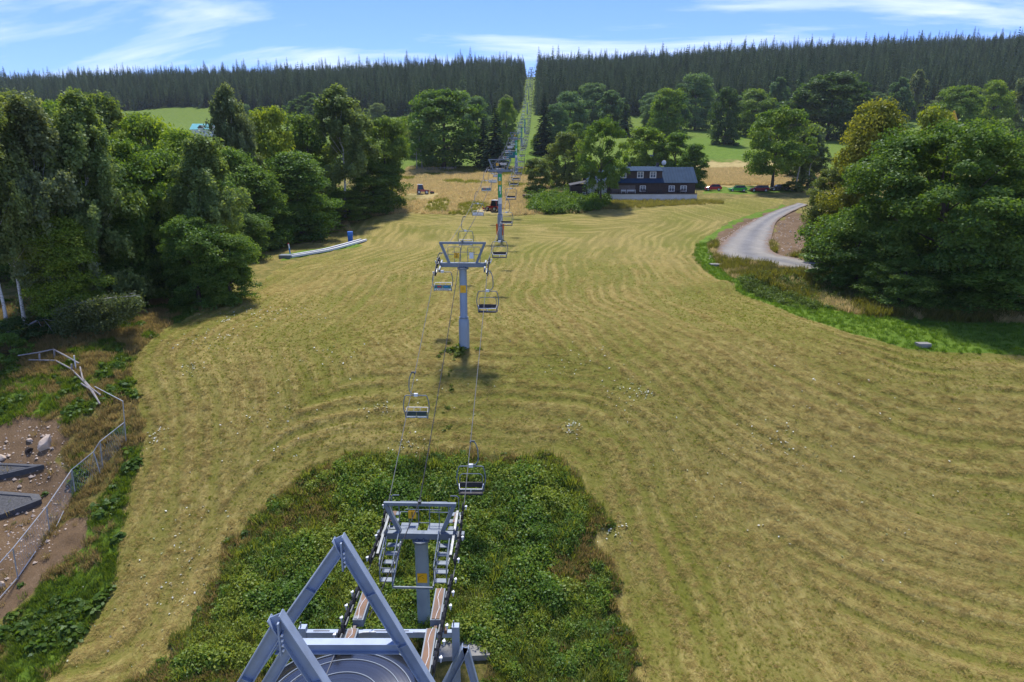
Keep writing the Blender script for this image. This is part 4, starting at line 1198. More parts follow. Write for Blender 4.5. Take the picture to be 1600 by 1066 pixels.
# ---- middle distance, left of the lift
plant('round_a', 694, 137, 124, 'deep', 'large round dark green tree beside the leaning bare stem', Y=228, group='trees beyond the meadow')
plant('spruce_near', 774, 160, 60, 'spruce', 'dark broad spruce next to the fourth lift tower', Y=222, name='spruce_tree')
plant('spruce_mid', 756, 178, 44, 'spruce', 'dark spruce between the large round tree and its taller neighbour', Y=232, name='spruce_tree')
plant('round_b', 790, 150, 42, 'mid', 'green tree on the uphill side of the dark spruces', Y=280, group='trees beyond the meadow')
plant('tall_a', 745, 148, 44, 'blue', 'blue-green tree standing between the round tree and the forest', Y=320, group='trees beyond the meadow')
plant('round_b', 655, 175, 50, 'olive', 'olive tree peeping out behind the large round tree', Y=262, group='trees beyond the meadow')
plant('birch_far', 792, 146, 34, 'grey', 'pale grey-green tree close under the forest by the lift', Y=380, name='birch_tree', group='trees beyond the meadow')
plant('spruce_mid', 762, 142, 26, 'blue', 'slim blue-green spruce close under the forest by the lift', Y=390, name='spruce_tree')
for i, (px, ty, wd, Yv, cl, kd) in enumerate(((470, 165, 40, 190, 'spruce', 'spruce_mid'), (455, 172, 36, 200, 'spruce', 'spruce_mid'), (610, 172, 40, 240, 'spruce', 'spruce_mid'))):
    plant(kd, px, ty, wd, cl, 'dark spruce showing above the left-hand copse', Y=Yv, name='spruce_tree', group='dark spruces above the copse')
for i, (px, ty, wd, Yv, cl) in enumerate(((30, 168, 70, 150, 'bright'), (100, 152, 80, 160, 'mid'), (170, 158, 80, 175, 'bright'), (232, 172, 60, 185, 'mid'), (640, 180, 40, 300, 'olive'), (560, 178, 60, 260, 'mid'))):
    plant(('round_a', 'round_b')[i % 2], px, ty, wd, cl, 'rounded green tree showing behind the top of the left-hand copse', Y=Yv, group='trees behind the copse')

# ---- right of the lift: round the farmhouse
HG = 'trees round the farmhouse'
plant('small_a', 838, 246, 50, 'olive', 'small olive tree standing alone left of the farmhouse', base_y=303, group=HG)
plant('round_b', 882, 204, 66, 'olive', 'greyish olive tree behind the brown shed', Y=172, group=HG)
plant('parkland', 938, 182, 84, 'mid', 'big maple overhanging the left end of the farmhouse roof', Y=146, group=HG)
plant('round_b', 1005, 196, 74, 'bright', 'bright green tree behind the farmhouse dormer', Y=190, group=HG)
plant('round_b', 1052, 205, 70, 'mid', 'green tree behind the satellite dish', Y=188, group=HG)
plant('tall_a', 1083, 222, 44, 'deep', 'dark green tree at the right gable of the farmhouse', Y=176, group=HG)
plant('small_a', 843, 208, 30, 'bright', 'small clipped round bush on the lawn beside the lift', base_y=238, name='bush', cat='bush')
plant('spruce_near', 850, 146, 46, 'spruce', 'tall dark spruce right of the lift line', Y=265, name='spruce_tree')
plant('parkland', 1206, 168, 128, 'mid', 'spreading roadside tree with a thick dark trunk above the parked cars', base_y=297)
plant('birch_far', 1262, 190, 66, 'grey', 'grey-green tree beside the pale leaning pole', Y=176, group=HG)
plant('shrub', 1238, 284, 36, 'olive', 'low hedge bush by the pale leaning pole', Y=166, name='shrub', cat='shrub')
RG = 'trees on the pasture under the forest'
for px, ty, wd, Yv, cl, kd, lb in (
        (890, 140, 56, 330, 'blue', 'round_b', 'blue-green tree right of the tall dark spruce'), (868, 160, 40, 300, 'blue', 'tall_a', 'blue-green tree just behind the tall dark spruce'),
        (925, 128, 60, 390, 'blue', 'round_a', 'broad blue-green tree against the forest left of the bare trunks'), (955, 138, 56, 350, 'blue', 'birch_far', 'grey-green tree in front of the broad blue-green one'),
        (898, 190, 44, 260, 'mid', 'round_b', 'mid green tree uphill of the small olive tree'), (1040, 136, 64, 300, 'mid', 'round_a', 'large green tree above the farmhouse roof'),
        (1085, 113, 64, 370, 'blue', 'round_a', 'tall blue-green tree against the forest behind the large green one'), (1060, 140, 40, 340, 'blue', 'birch_far', 'pale blue-green tree beside the tall one'),
        (1020, 150, 40, 380, 'blue', 'round_b', 'blue-green tree right of the bare spruce trunks'), (1176, 136, 70, 340, 'mid', 'round_b', 'green tree behind the little white house'),
        (1210, 118, 46, 380, 'blue', 'birch_far', 'pale blue-green tree close under the forest above the white house'), (1292, 112, 120, 320, 'dark', 'round_a', 'huge dark crowned tree in front of the forest'),
        (1245, 150, 50, 330, 'olive', 'round_b', 'olive tree at the left skirt of the huge dark tree'), (1400, 118, 44, 380, 'blue', 'birch_far', 'pale tree against the forest behind the golden larch'),
        (1424, 106, 36, 390, 'grey', 'birch_far', 'tall pale tree against the forest next to its twin'), (1490, 132, 80, 300, 'mid', 'round_a', 'green tree behind the yellow machine'),
        (1545, 122, 56, 310, 'bright', 'round_b', 'bright green tree right behind the yellow machine'), (1592, 108, 50, 320, 'grey', 'birch_far', 'grey tree at the edge of the forest beyond the yellow machine'),
        (1360, 165, 60, 220, 'bright', 'round_b', 'bright tree hidden behind the golden yellow tree'), (1250, 210, 60, 200, 'mid', 'round_b', 'green tree behind the spreading roadside tree'), (1436, 160, 90, 120, 'yellow', 'round_b', 'yellow-green tree behind the great ash')):
    plant(kd, px, ty, wd, cl, lb, Y=Yv, group=RG)
plant('round_b', 1132, 133, 50, 'dark', 'dense dark tree standing alone on the pasture lawn', Y=300, low=0.5)
plant('spruce_mid', 976, 150, 40, 'spruce', 'dark spruce left of the bare trunks', Y=330, name='spruce_tree')
plant('spruce_mid', 905, 152, 26, 'spruce', 'slim dark spruce among the blue-green trees', Y=335, name='spruce_tree')
for i, (px, ty, wd, Yv) in enumerate(((1222, 92, 34, 390), (1205, 104, 30, 395), (1245, 98, 34, 400), (1120, 120, 26, 395))):
    plant('spruce_mid', px, ty, wd, 'spruce', 'tall dark spruce standing before the forest near the huge dark tree', Y=Yv, name='spruce_tree', group='spruces before the forest')

# ---- the great trees on the right
plant('near_tall', 1338, 142, 112, 'gold', 'golden yellow tree rising beside the great ash', Y=88)
plant('ash', 1455, 182, 340, 'deep', 'great dark green ash overhanging the meadow and the gravel road', Y=71, low=0.2, name='ash_tree')
plant('near_round', 1338, 352, 150, 'deep', 'lower dark tree leaning out of the great ash towards the road', Y=73, low=0.5)
plant('ash', 1590, 240, 200, 'deep', 'second dark ash standing behind the great ash', Y=82, name='ash_tree')
plant('near_tall', 1560, 200, 130, 'grey', 'grey-green willow behind the great ash', Y=92)
plant('near_round', 1290, 255, 90, 'olive', 'olive tree under the golden yellow one at the road bend', Y=96)
plant('near_round', 1420, 300, 180, 'deep', 'dark tree behind the great ash beside the road', Y=84)

# mixed trees along the foot of the forest
FG = 'mixed trees along the foot of the forest'
_r = random.Random(31)
for i in range(46):
    px = _r.uniform(860, 1640) if i < 34 else _r.uniform(350, 790)
    if 985 < px < 1010: continue
    Yv = _r.uniform(375, 428) if px > 800 else _r.uniform(430, 480)
    x_, y_, dep = proj((0, Yv, gz((px - 800) / 1067 * Yv, Yv)))
    hp = _r.uniform(26, 46)
    kd = _r.choice(('round_b', 'birch_far', 'tall_a', 'round_a', 'spruce_mid', 'spruce_near'))
    cl = _r.choice(('blue', 'blue', 'mid', 'grey', 'deep', 'bright')) if 'spruce' not in kd else 'spruce'
    sp = 'spruce' in kd
    plant(kd, px, y_ - hp, _r.uniform(26, 46) if not sp else _r.uniform(16, 22), cl, ('dark spruce' if sp else {'blue': 'blue-green tree', 'mid': 'mid green tree', 'grey': 'grey-green tree', 'deep': 'deep green tree', 'bright': 'bright green tree'}[cl]) + ' among the mixed trees at the foot of the forest', Y=Yv, name='spruce_tree' if sp else 'broadleaf_tree', group=FG)

plant('near_round', 1405, 400, 120, 'deep', 'low dark bush under the left side of the great ash', Y=66, name='bush', cat='bush', low=0.6)
plant('near_round', 1515, 392, 190, 'deep', 'broad low bush under the right side of the great ash', Y=66, name='bush', cat='bush', low=0.6)
# ---- spruce forest on the ridge: front ranks tree by tree, the mass behind as one
def edge_y(X): return np.interp(X, [-900, -420, -250, -60, 0, 12, 40, 90, 260, 420, 700, 1200], [640, 600, 560, 480, 470, 465, 455, 435, 420, 430, 470, 560])
fr = np.random.default_rng(77)
front = []
X = -470.0
while X < 430:
    step = fr.uniform(4.0, 5.8)
    X += step
    for r_ in range(2):
        xx = X + fr.uniform(-1.5, 1.5); yy = edge_y(xx) + r_ * 6.5 + fr.uniform(-2.5, 2.5) + 16 * (VA.fbm(np.float64(xx * 0.03), np.float64(3.3), 2) - 0.5)
        if abs(xx - lift_x(yy)) > 6.4: front.append((xx, yy))
front = [f for f in front if -40 < proj((f[0], f[1], gz(*f)))[0] < 1640]
front.sort(key=lambda f: f[1]); front = front[:300]
SL = 'dark spruce in the front ranks of the forest across the ridge'
for i, (xx, yy) in enumerate(front):
    k = 'forest_edge' if i % 5 == 0 else 'forest_%d' % (i % 7)
    put_tree(k, Vector((xx, yy, gz(xx, yy))), fr.uniform(13, 23), fr.uniform(5.8, 8.2), 'forest', SL, 'spruce_tree', 'spruce tree', 'front ranks of the spruce forest')
# the rest: instances on points
front_set = np.array(front)
gx_ = np.arange(-980, 1050, 5.2); gy_ = np.arange(400, 890, 5.2)
FX, FY = np.meshgrid(gx_, gy_); FX = FX.ravel() + fr.uniform(-2.2, 2.2, FX.size); FY = FY.ravel() + fr.uniform(-2.2, 2.2, FY.size)
k = (FY > edge_y(FX) + 9) & (np.abs(FX - lift_x(FY)) > 6.2) & (np.abs(FX) < FY * 0.86 + 20)
mset = ((FY > 800) & (FX > 0) & (FX < 45)) & (np.abs(FX - lift_x(FY)) < 9)
k &= ~mset
FX, FY = FX[k], FY[k]
FZ = ground(FX, FY)
def scatter(name, P, rotz, scl, sources, pick, label, tilt=None, scl3=None):
    """one 'stuff' object whose geometry is many small instances on points"""
    out = []
    me = bpy.data.meshes.new(name); me.vertices.add(len(P)); me.vertices.foreach_set('co', P.astype(np.float32).ravel())
    a = me.attributes.new('rot', 'FLOAT_VECTOR', 'POINT'); rv = np.zeros((len(P), 3), np.float32); rv[:, 2] = rotz
    if tilt is not None: rv[:, :2] = tilt
    a.data.foreach_set('vector', rv.ravel())
    a = me.attributes.new('scl', 'FLOAT_VECTOR', 'POINT'); sv = np.repeat(np.asarray(scl, np.float32)[:, None], 3, 1) if scl3 is None else np.asarray(scl3, np.float32); a.data.foreach_set('vector', np.ascontiguousarray(sv).ravel())
    a = me.attributes.new('pick', 'INT', 'POINT'); a.data.foreach_set('value', np.asarray(pick, np.int32))
    o = bpy.data.objects.new(name, me); COL.objects.link(o)
    ng = bpy.data.node_groups.new(name, 'GeometryNodeTree')
    ng.interface.new_socket('Geometry', in_out='INPUT', socket_type='NodeSocketGeometry'); ng.interface.new_socket('Geometry', in_out='OUTPUT', socket_type='NodeSocketGeometry')
    gi = ng.nodes.new('NodeGroupInput'); go = ng.nodes.new('NodeGroupOutput')
    j = ng.nodes.new('GeometryNodeJoinGeometry')
    m2p = ng.nodes.new('GeometryNodeMeshToPoints'); ng.links.new(gi.outputs[0], m2p.inputs[0])
    def attr(nm, ty):
        n_ = ng.nodes.new('GeometryNodeInputNamedAttribute'); n_.data_type = ty; n_.inputs[0].default_value = nm; return n_.outputs[0]
    ar, as_, ap_ = attr('rot', 'FLOAT_VECTOR'), attr('scl', 'FLOAT_VECTOR'), attr('pick', 'INT')
    e2r = ng.nodes.new('FunctionNodeEulerToRotation'); ng.links.new(ar, e2r.inputs[0])
    for i, s in enumerate(sources):
        oi = ng.nodes.new('GeometryNodeObjectInfo'); oi.inputs['Object'].default_value = s; oi.transform_space = 'ORIGINAL'
        cmpn = ng.nodes.new('FunctionNodeCompare'); cmpn.data_type = 'INT'; cmpn.operation = 'EQUAL'
        ng.links.new(ap_, cmpn.inputs[2]); cmpn.inputs[3].default_value = i
        ip = ng.nodes.new('GeometryNodeInstanceOnPoints')
        ng.links.new(m2p.outputs[0], ip.inputs['Points']); ng.links.new(cmpn.outputs[0], ip.inputs['Selection']); ng.links.new(oi.outputs['Geometry'], ip.inputs['Instance'])
        ng.links.new(e2r.outputs[0], ip.inputs['Rotation']); ng.links.new(as_, ip.inputs['Scale'])
        ng.links.new(ip.outputs[0], j.inputs[0])
    ng.links.new(j.outputs[0], go.inputs[0])
    md = o.modifiers.new('scatter', 'NODES'); md.node_group = ng
    tag(o, label, None, None, 'stuff')
    return o
def loose(name, me):
    return bpy.data.objects.new(name, me)          # a source shape, kept out of the scene
srcs = [loose('spruce_source', VAR['forest_%d' % q][1]) for q in range(7)]
fs = fr.uniform(0.62, 1.10, len(FX)) * np.where(fr.random(len(FX)) < 0.07, 1.28, 1.0) * (0.9 + 0.25 * VA.fbm(FX * 0.02, FY * 0.02, 3))
fo = scatter('spruce_forest', np.stack([FX, FY, FZ - 0.3], 1), fr.uniform(0, 6.28, len(FX)), fs, srcs, fr.integers(0, 7, len(FX)), 'dark spruce forest covering the ridge behind the front ranks', scl3=np.stack([fs, fs, fs * fr.uniform(0.9, 1.12, len(FX))], 1))
fo.color = (*GRN['forest'], 1)
# ------------------------------------------------------------------ gravel road
def resample(pts, n):
    pts = [Vector(p) for p in pts]; out = []
    k = len(pts)
    for i in range(k - 1):
        p0, p1, p2, p3 = pts[max(i - 1, 0)], pts[i], pts[i + 1], pts[min(i + 2, k - 1)]
        for j in range(n):
            t_ = j / n
            out.append(0.5 * ((2 * p1) + (p2 - p0) * t_ + (2 * p0 - 5 * p1 + 4 * p2 - p3) * t_ ** 2 + (3 * p1 - p0 - 3 * p2 + p3) * t_ ** 3))
    return out + [pts[-1]]
_out = [(1246, 318), (1236, 322), (1205, 333), (1178, 346), (1150, 362), (1129, 381), (1120, 396), (1138, 407), (1185, 413), (1262, 426), (1345, 438), (1430, 448), (1640, 474)]
_inn = [(1262, 321), (1250, 326), (1228, 337), (1213, 348), (1207, 366), (1203, 384), (1207, 394), (1222, 401), (1240, 404), (1292, 414), (1355, 427), (1432, 437), (1640, 458)]
eo = resample([G(*p).xy.to_3d() for p in _out], 8); ei = resample([G(*p).xy.to_3d() for p in _inn], 8)
NA = 9
V = []; cross = []
for a, b in zip(eo, ei):
    for j in range(NA):
        q = a.lerp(b, j / (NA - 1)); V.append((q.x, q.y, 0)); cross.append(j / (NA - 1))
V = np.array(V); V[:, 2] = gzm(V[:, 0], V[:, 1]) * 0.0 + ground(V[:, 0], V[:, 1]) + 0.17
_i = np.arange(len(V)).reshape(-1, NA)
Q = np.stack([_i[:-1, :-1], _i[:-1, 1:], _i[1:, 1:], _i[1:, :-1]], -1).reshape(-1, 4)
t = NT('gravel'); ps = t.n('ShaderNodeNewGeometry').outputs['Position']; ca = t.attr('across').outputs['Fac']
gv = t.ramp(t.math('ADD', t.math('MULTIPLY', t.noise(9, 5, 0.75, ps), 0.6), t.math('MULTIPLY', t.noise(0.5, 4, 0.6, ps), 0.4)), [(0.3, (0.11, 0.108, 0.108)), (0.55, (0.20, 0.198, 0.195)), (0.75, (0.33, 0.32, 0.30))])
trk = t.n('ShaderNodeTexWave', wave_type='BANDS'); cx = t.n('ShaderNodeCombineXYZ'); t.l(ca, cx.inputs[0]); t.l(cx.outputs[0], trk.inputs[0]); trk.inputs['Scale'].default_value = 0.62; trk.inputs['Distortion'].default_value = 1.5
gv = t.mix(t.math('MULTIPLY', t.math('MULTIPLY', trk.outputs['Fac'], t.noise(0.9, 5, 0.65, ps)), 0.9), gv, (0.36, 0.33, 0.27))
ed = t.math('ADD', t.math('ABSOLUTE', t.math('SUBTRACT', ca, 0.5)), t.math('MULTIPLY', t.noise(0.9, 6, 0.75, ps), 0.6))
gv = t.mix(t.sstep(ed, 0.62, 0.80), gv, (0.21, 0.155, 0.115))
t.bsdf(gv, 0.95, 0, t.bump(t.noise(14, 5, 0.7, ps), 0.6, 0.05), spec=0.1)
me = np_mesh('gravel_road', V, Q, t.m, {'across': ('POINT', 'FLOAT', np.array(cross))}, True)
o = inst('gravel_road', me); tag(o, 'pale grey gravel road curving past the great ash', None, None, 'structure')

# ------------------------------------------------------------------ farmhouse
M_DWOOD = None
def boards(name, c0, c1, scale, axis_='X'):
    t = NT(name); oc = t.n('ShaderNodeTexCoord').outputs['Object']
    wv = t.n('ShaderNodeTexWave', wave_type='BANDS', bands_direction=axis_); wv.inputs['Scale'].default_value = scale; wv.inputs['Distortion'].default_value = 0.3; t.l(oc, wv.inputs[0])
    f = t.noise(2.2, 5, 0.6, oc)
    c = t.mix(t.sstep(wv.outputs['Fac'], 0.10, 0.02), t.ramp(f, [(0.3, c0), (0.7, c1)]), tuple(x * 0.4 for x in c0))
    t.bsdf(c, 0.75, 0, t.bump(wv.outputs['Fac'], 0.4, 0.03))
    return t.m
M_DWOOD = boards('dark_boarding', (0.040, 0.026, 0.022), (0.075, 0.05, 0.042), 2.4)
M_PANEL = boards('weathered_boarding', (0.14, 0.115, 0.105), (0.22, 0.185, 0.17), 2.0)
def sheet_roof():
    t = NT('blue_sheet_roof'); oc = t.n('ShaderNodeTexCoord').outputs['Object']
    wv = t.n('ShaderNodeTexWave', wave_type='BANDS', bands_direction='X', wave_profile='SAW'); wv.inputs['Scale'].default_value = 0.48; t.l(oc, wv.inputs[0])
    rib = t.sstep(wv.outputs['Fac'], 0.90, 0.97)
    f = t.noise(0.7, 5, 0.6, oc)
    c = t.ramp(f, [(0.3, (0.016, 0.042, 0.080)), (0.7, (0.028, 0.062, 0.11))])
    t.bsdf(t.mix(rib, c, (0.02, 0.045, 0.08)), 0.75, 0.0, t.bump(rib, 0.8, 0.06), spec=0.08)
    return t.m
M_ROOF = sheet_roof()
M_PLASTER = pm('white_plaster', (0.66, 0.65, 0.62), 0.9, 0, 0.10, 0.6, 0.15, (0.62, (0.50, 0.48, 0.44)))
M_GLASS = pm('window_glass', (0.10, 0.13, 0.17), 0.08, 0.0, 0.3, 1.0)
M_FRAME = pm('white_window_frame', (0.74, 0.74, 0.72), 0.5, 0, 0.05, 2)
M_BRICK = pm('dark_chimney', (0.045, 0.048, 0.055), 0.85, 0, 0.25, 4, 0.3)
M_DARKIN = pm('dark_opening', (0.012, 0.012, 0.014), 0.8, 0, 0.2, 2)
h0, h1 = G(953, 314), G(1088.5, 313.5)
Yh = (h0.y + h1.y) / 2
def hz(py): return atY(1000, py, Yh).z
hk = proj((h0.x, Yh, h0.z))[2] / FPX                # metres per photo pixel at the house front
HB = min(h0.z, h1.z) - 0.5
HS = empty('farmhouse', (h0.x, Yh, HB), 0, 'long low farmhouse with blue sheet roof, dark boarding and white plinth', 'house')
def hx(px): return (px - 953) * hk
def zz2(py): return hz(py) - HB
Lx = hx(1088.5)
TER = 1.9                                           # terrace depth
WD = 8.4
zT, zE, zR = zz2(303.6), zz2(287), 0
zE = zz2(286.5)
zR = atY(1000, 262, Yh + TER + WD / 2).z - HB
m = MB(); m.box((Lx / 2, TER / 2, zT / 2), (Lx, TER, zT)); m.build('plinth', M_PLASTER, HS)
m = MB(); m.box((Lx / 2, TER / 2 - 0.06, zT + 0.06), (Lx + 0.1, TER + 0.12, 0.12)); m.build('terrace_deck', M_DWOOD, HS)
m = MB(); m.box(((hx(950) + Lx) / 2, TER + WD / 2, zE / 2 + 0.02), (Lx - hx(950), WD, zE)); m.build('wall', M_DWOOD, HS)
m = MB(); m.box(((hx(919) + hx(950)) / 2, TER + WD / 2 + 0.3, (zE - 0.1) / 2), (hx(950) - hx(919), WD, zE - 0.1)); m.build('wall', M_PLASTER, HS)
m = MB(); m.box(((hx(955) + hx(994)) / 2, TER - 0.05, (zT + zE) / 2 - 0.2), (hx(994) - hx(955), 0.08, (zE - zT) * 0.72)); m.build('wall_panel', M_PANEL, HS)
def window(px0, px1, z0, z1, yf, parent, cross=True):
    x0, x1 = hx(px0), hx(px1)
    fw = 0.16
    m = MB()
    for a, b in (((x0, z0), (x1, z0 + fw)), ((x0, z1 - fw), (x1, z1)), ((x0, z0 + fw), (x0 + fw, z1 - fw)), ((x1 - fw, z0 + fw), (x1, z1 - fw))):
        m.box(((a[0] + b[0]) / 2, yf - 0.05, (a[1] + b[1]) / 2), (abs(b[0] - a[0]), 0.1, abs(b[1] - a[1])))
    if cross:
        m.box(((x0 + x1) / 2, yf - 0.05, (z0 + z1) / 2), (0.11, 0.09, z1 - z0 - 2 * fw)); m.box(((x0 + x1) / 2, yf - 0.052, z0 + (z1 - z0) * 0.62), (x1 - x0 - 2 * fw, 0.085, 0.10))
    w_ = m.build('window', M_FRAME, parent)
    xs_ = [x0 + fw, (x0 + x1) / 2, x1 - fw] if cross else [x0 + fw, x1 - fw]
    for a, b in zip(xs_[:-1], xs_[1:]):
        m = MB(); m.box(((a + b) / 2, yf - 0.02, (z0 + z1) / 2), (b - a - 0.02, 0.02, z1 - z0 - 2 * fw)); m.build('pane', M_GLASS, w_)
    return w_
for a, b in ((1001, 1010.5), (1046.5, 1056), (1065, 1075)): window(a, b, zT + 0.45, zE - 0.55, TER - 0.01, HS, True)
m = MB(); m.box((hx(934), TER + 0.27, zE * 0.42), (1.0, 0.1, 2.1)); d_ = m.build('door', M_DARKIN, HS)
m = MB(); m.box((hx(934) + 0.36, TER + 0.2, zE * 0.42), (0.05, 0.05, 0.2)); m.build('handle', M_STEEL, d_)
# roof: two sheets with thickness
ov = 0.55
xa, xb = hx(917), Lx + 0.35
yr = TER + WD / 2
for sgn in (-1, 1):
    ye = yr + sgn * (WD / 2 + ov)
    ze = zE - 0.05
    prof = [(ye, ze), (yr, zR), (yr, zR + 0.12), (ye - sgn * -0.02, ze + 0.12)]
    m = MB(); m.prism(prof, xa, xb); m.build('roof', M_ROOF, HS)
for xg in (xb - 0.4, xa + 0.4):
    m = MB(); m.prism([(TER + 0.05, zE), (TER + WD - 0.05, zE), (yr, zR - 0.1)], xg - 0.06, xg + 0.06); m.build('gable', M_DWOOD, HS)
# dormer with three windows
da, db = hx(964), hx(1036.5)
slope = (zR - zE) / (WD / 2 + ov)
zdt = zz2(269) ; 
yd = TER + 0.75
zd0 = zE + slope * (yd - (TER - ov)) - 0.1
zd1 = zd0 + 1.7
m = MB(); m.prism([(yd, zd0 - 0.3), (yd, zd1), (yr, zd1 + 0.5), (yr, zd0 - 0.3)], da, db); dm = m.build('dormer', M_DWOOD, HS)
m = MB(); m.prism([(yd - 0.4, zd1 - 0.02), (yr + 0.1, zR + 0.14), (yr + 0.1, zR + 0.26), (yd - 0.4, zd1 + 0.1)], da - 0.25, db + 0.15); m.build('dormer_roof', M_ROOF, HS)
for a, b in ((970.5, 980), (997, 1007), (1017, 1027)): window(a, b, zd0 + 0.22, zd0 + 1.62, yd, HS)
for px in (988.5, 1034): 
    m = MB(); m.box((hx(px), yr + 0.5, zR + 0.35), (0.55, 0.6, 1.3)); ch = m.build('chimney', M_BRICK, HS)
    m = MB(); m.box((hx(px), yr + 0.5, zR + 1.04), (0.7, 0.75, 0.08)); m.build('chimney_cap', M_BRICK, ch)
# terrace rail, benches along the wall
for i in range(12):
    m = MB(); m.box((0.15 + (Lx - 0.3) * i / 11, 0.08, zT + 0.5), (0.07, 0.07, 0.78)); m.build('rail_post', M_DWOOD, HS)
m = MB(); m.box((Lx / 2, 0.08, zT + 0.92), (Lx, 0.09, 0.07)); m.build('handrail', M_DWOOD, HS)
for px, wd, mt in ((960, 0.9, M_PANEL), (966, 1.1, M_PANEL), (975, 1.1, M_WHITE), (987, 1.9, M_WHITE), (1008, 1.4, M_BLACK), (1031, 1.0, M_BLACK), (1060, 0.8, M_BLACK), (1068, 1.2, M_PANEL)):
    m = MB(); m.box((0, 0, 0.42), (wd, 0.4, 0.05)); m.box((0, 0.18, 0.68), (wd, 0.04, 0.28)); b_ = empty('terrace_bench', (h0.x + hx(px), Yh + 1.05, HB + zT + 0.12), 0, 'small bench on the farmhouse terrace behind the dark rail', 'bench', 'benches on the farmhouse terrace')
    m.build('seat', mt, b_)
    for sx in (-1, 1):
        m = MB(); m.box((sx * (wd / 2 - 0.08), 0, 0.2), (0.06, 0.34, 0.4)); m.build('leg', mt, b_)
# shed at the left end
s0 = empty('garden_shed', (h0.x + hx(905), Yh + 3.2, HB), 0, 'brown lean-to shed at the left end of the farmhouse', 'shed')
sw = hx(918) - hx(892); sh = zz2(291) 
m = MB(); m.prism([(-1.5, 0), (-1.5, sh), (1.5, sh + 0.3), (1.5, 0)], -sw / 2, sw / 2); m.build('wall', M_DWOOD, s0)
m = MB(); m.add([(-sw / 2 - 0.2, -1.8, sh + 0.0), (sw / 2, -1.8, sh + 0.75), (sw / 2, 1.8, sh + 1.0), (-sw / 2 - 0.2, 1.8, sh + 0.3), (-sw / 2 - 0.2, -1.8, sh + 0.1), (sw / 2, -1.8, sh + 0.85), (sw / 2, 1.8, sh + 1.1), (-sw / 2 - 0.2, 1.8, sh + 0.4)], [(0, 1, 2, 3), (7, 6, 5, 4), (0, 4, 5, 1), (1, 5, 6, 2), (2, 6, 7, 3), (3, 7, 4, 0)]); m.build('roof', M_BRICK, s0)
m = MB(); m.box((sw * 0.32, -1.52, sh * 0.55), (0.7, 0.06, 0.6)); w_ = m.build('window', M_FRAME, s0)
m = MB(); m.box((sw * 0.32, -1.56, sh * 0.55), (0.5, 0.03, 0.42)); m.build('pane', M_GLASS, w_)
m = MB(); m.box((sw * 0.34, -1.55, sh * 0.98), (0.28, 0.1, 0.28)); m.build('lamp', M_FRAME, s0)
# satellite dish on its mast
dp = empty('satellite_dish', (h0.x + hx(1045), Yh + yr + 1.2, HB + zR - 0.4), 0, 'white satellite dish on a mast above the farmhouse roof', 'satellite dish')
m = MB(); m.cyl((0, 0, -0.4), (0, 0, 1.5), 0.05, None, 6); m.build('mast', M_STEEL, dp)
m = MB(); m.lathe([(0.0, 0.14), (0.25, 0.12), (0.42, 0.05), (0.52, 0.0), (0.52, -0.03), (0.0, 0.08)], 20); d_ = m.build('dish', M_FRAME, dp, True); d_.location = (0, -0.15, 1.45); d_.rotation_euler = (R(100), 0, R(-8))
m = MB(); m.tube([(0, -0.2, 1.0), (0, -0.75, 1.25)], 0.02, 5); m.build('feed_arm', M_STEEL, dp)

# ------------------------------------------------------------------ cars
M_TYRE = M_RUBBER
M_RIM = pm('alloy_rim', (0.5, 0.5, 0.52), 0.35, 0.6, 0.1, 4)
M_AUTOGLASS = pm('car_glass', (0.025, 0.03, 0.036), 0.06, 0, 0.2, 2)
M_LAMPW = pm('headlight_glass', (0.75, 0.77, 0.8), 0.1, 0, 0.05, 3)
M_LAMPR = pm('tail_light_glass', (0.45, 0.02, 0.02), 0.15, 0, 0.05, 3)
M_TRIM = pm('black_trim', (0.03, 0.03, 0.032), 0.55, 0, 0.2, 4)
def paint(name, c):
    t = NT(name); b = t.bsdf(c, 0.32, 0.1); b.inputs['Coat Weight'].default_value = 0.8; b.inputs['Coat Roughness'].default_value = 0.05
    f = t.noise(1.5, 5, 0.6, t.n('ShaderNodeTexCoord').outputs['Object']); t.l(t.ramp(f, [(0.3, tuple(x * 0.88 for x in c)), (0.7, c)]), b.inputs['Base Color']); return t.m
_w = MB(); _w.lathe([(0.2, -0.09), (0.30, -0.1), (0.32, -0.06), (0.32, 0.06), (0.30, 0.1), (0.2, 0.09)], 16); _w.v = [(z, x, y) for x, y, z in _w.v]; ME_TYRE = _w.mesh('tyre', M_TYRE, True)
_w = MB(); _w.cyl((-0.095, 0, 0), (0.095, 0, 0), 0.205, None, 12); ME_RIM = _w.mesh('rim', M_RIM)
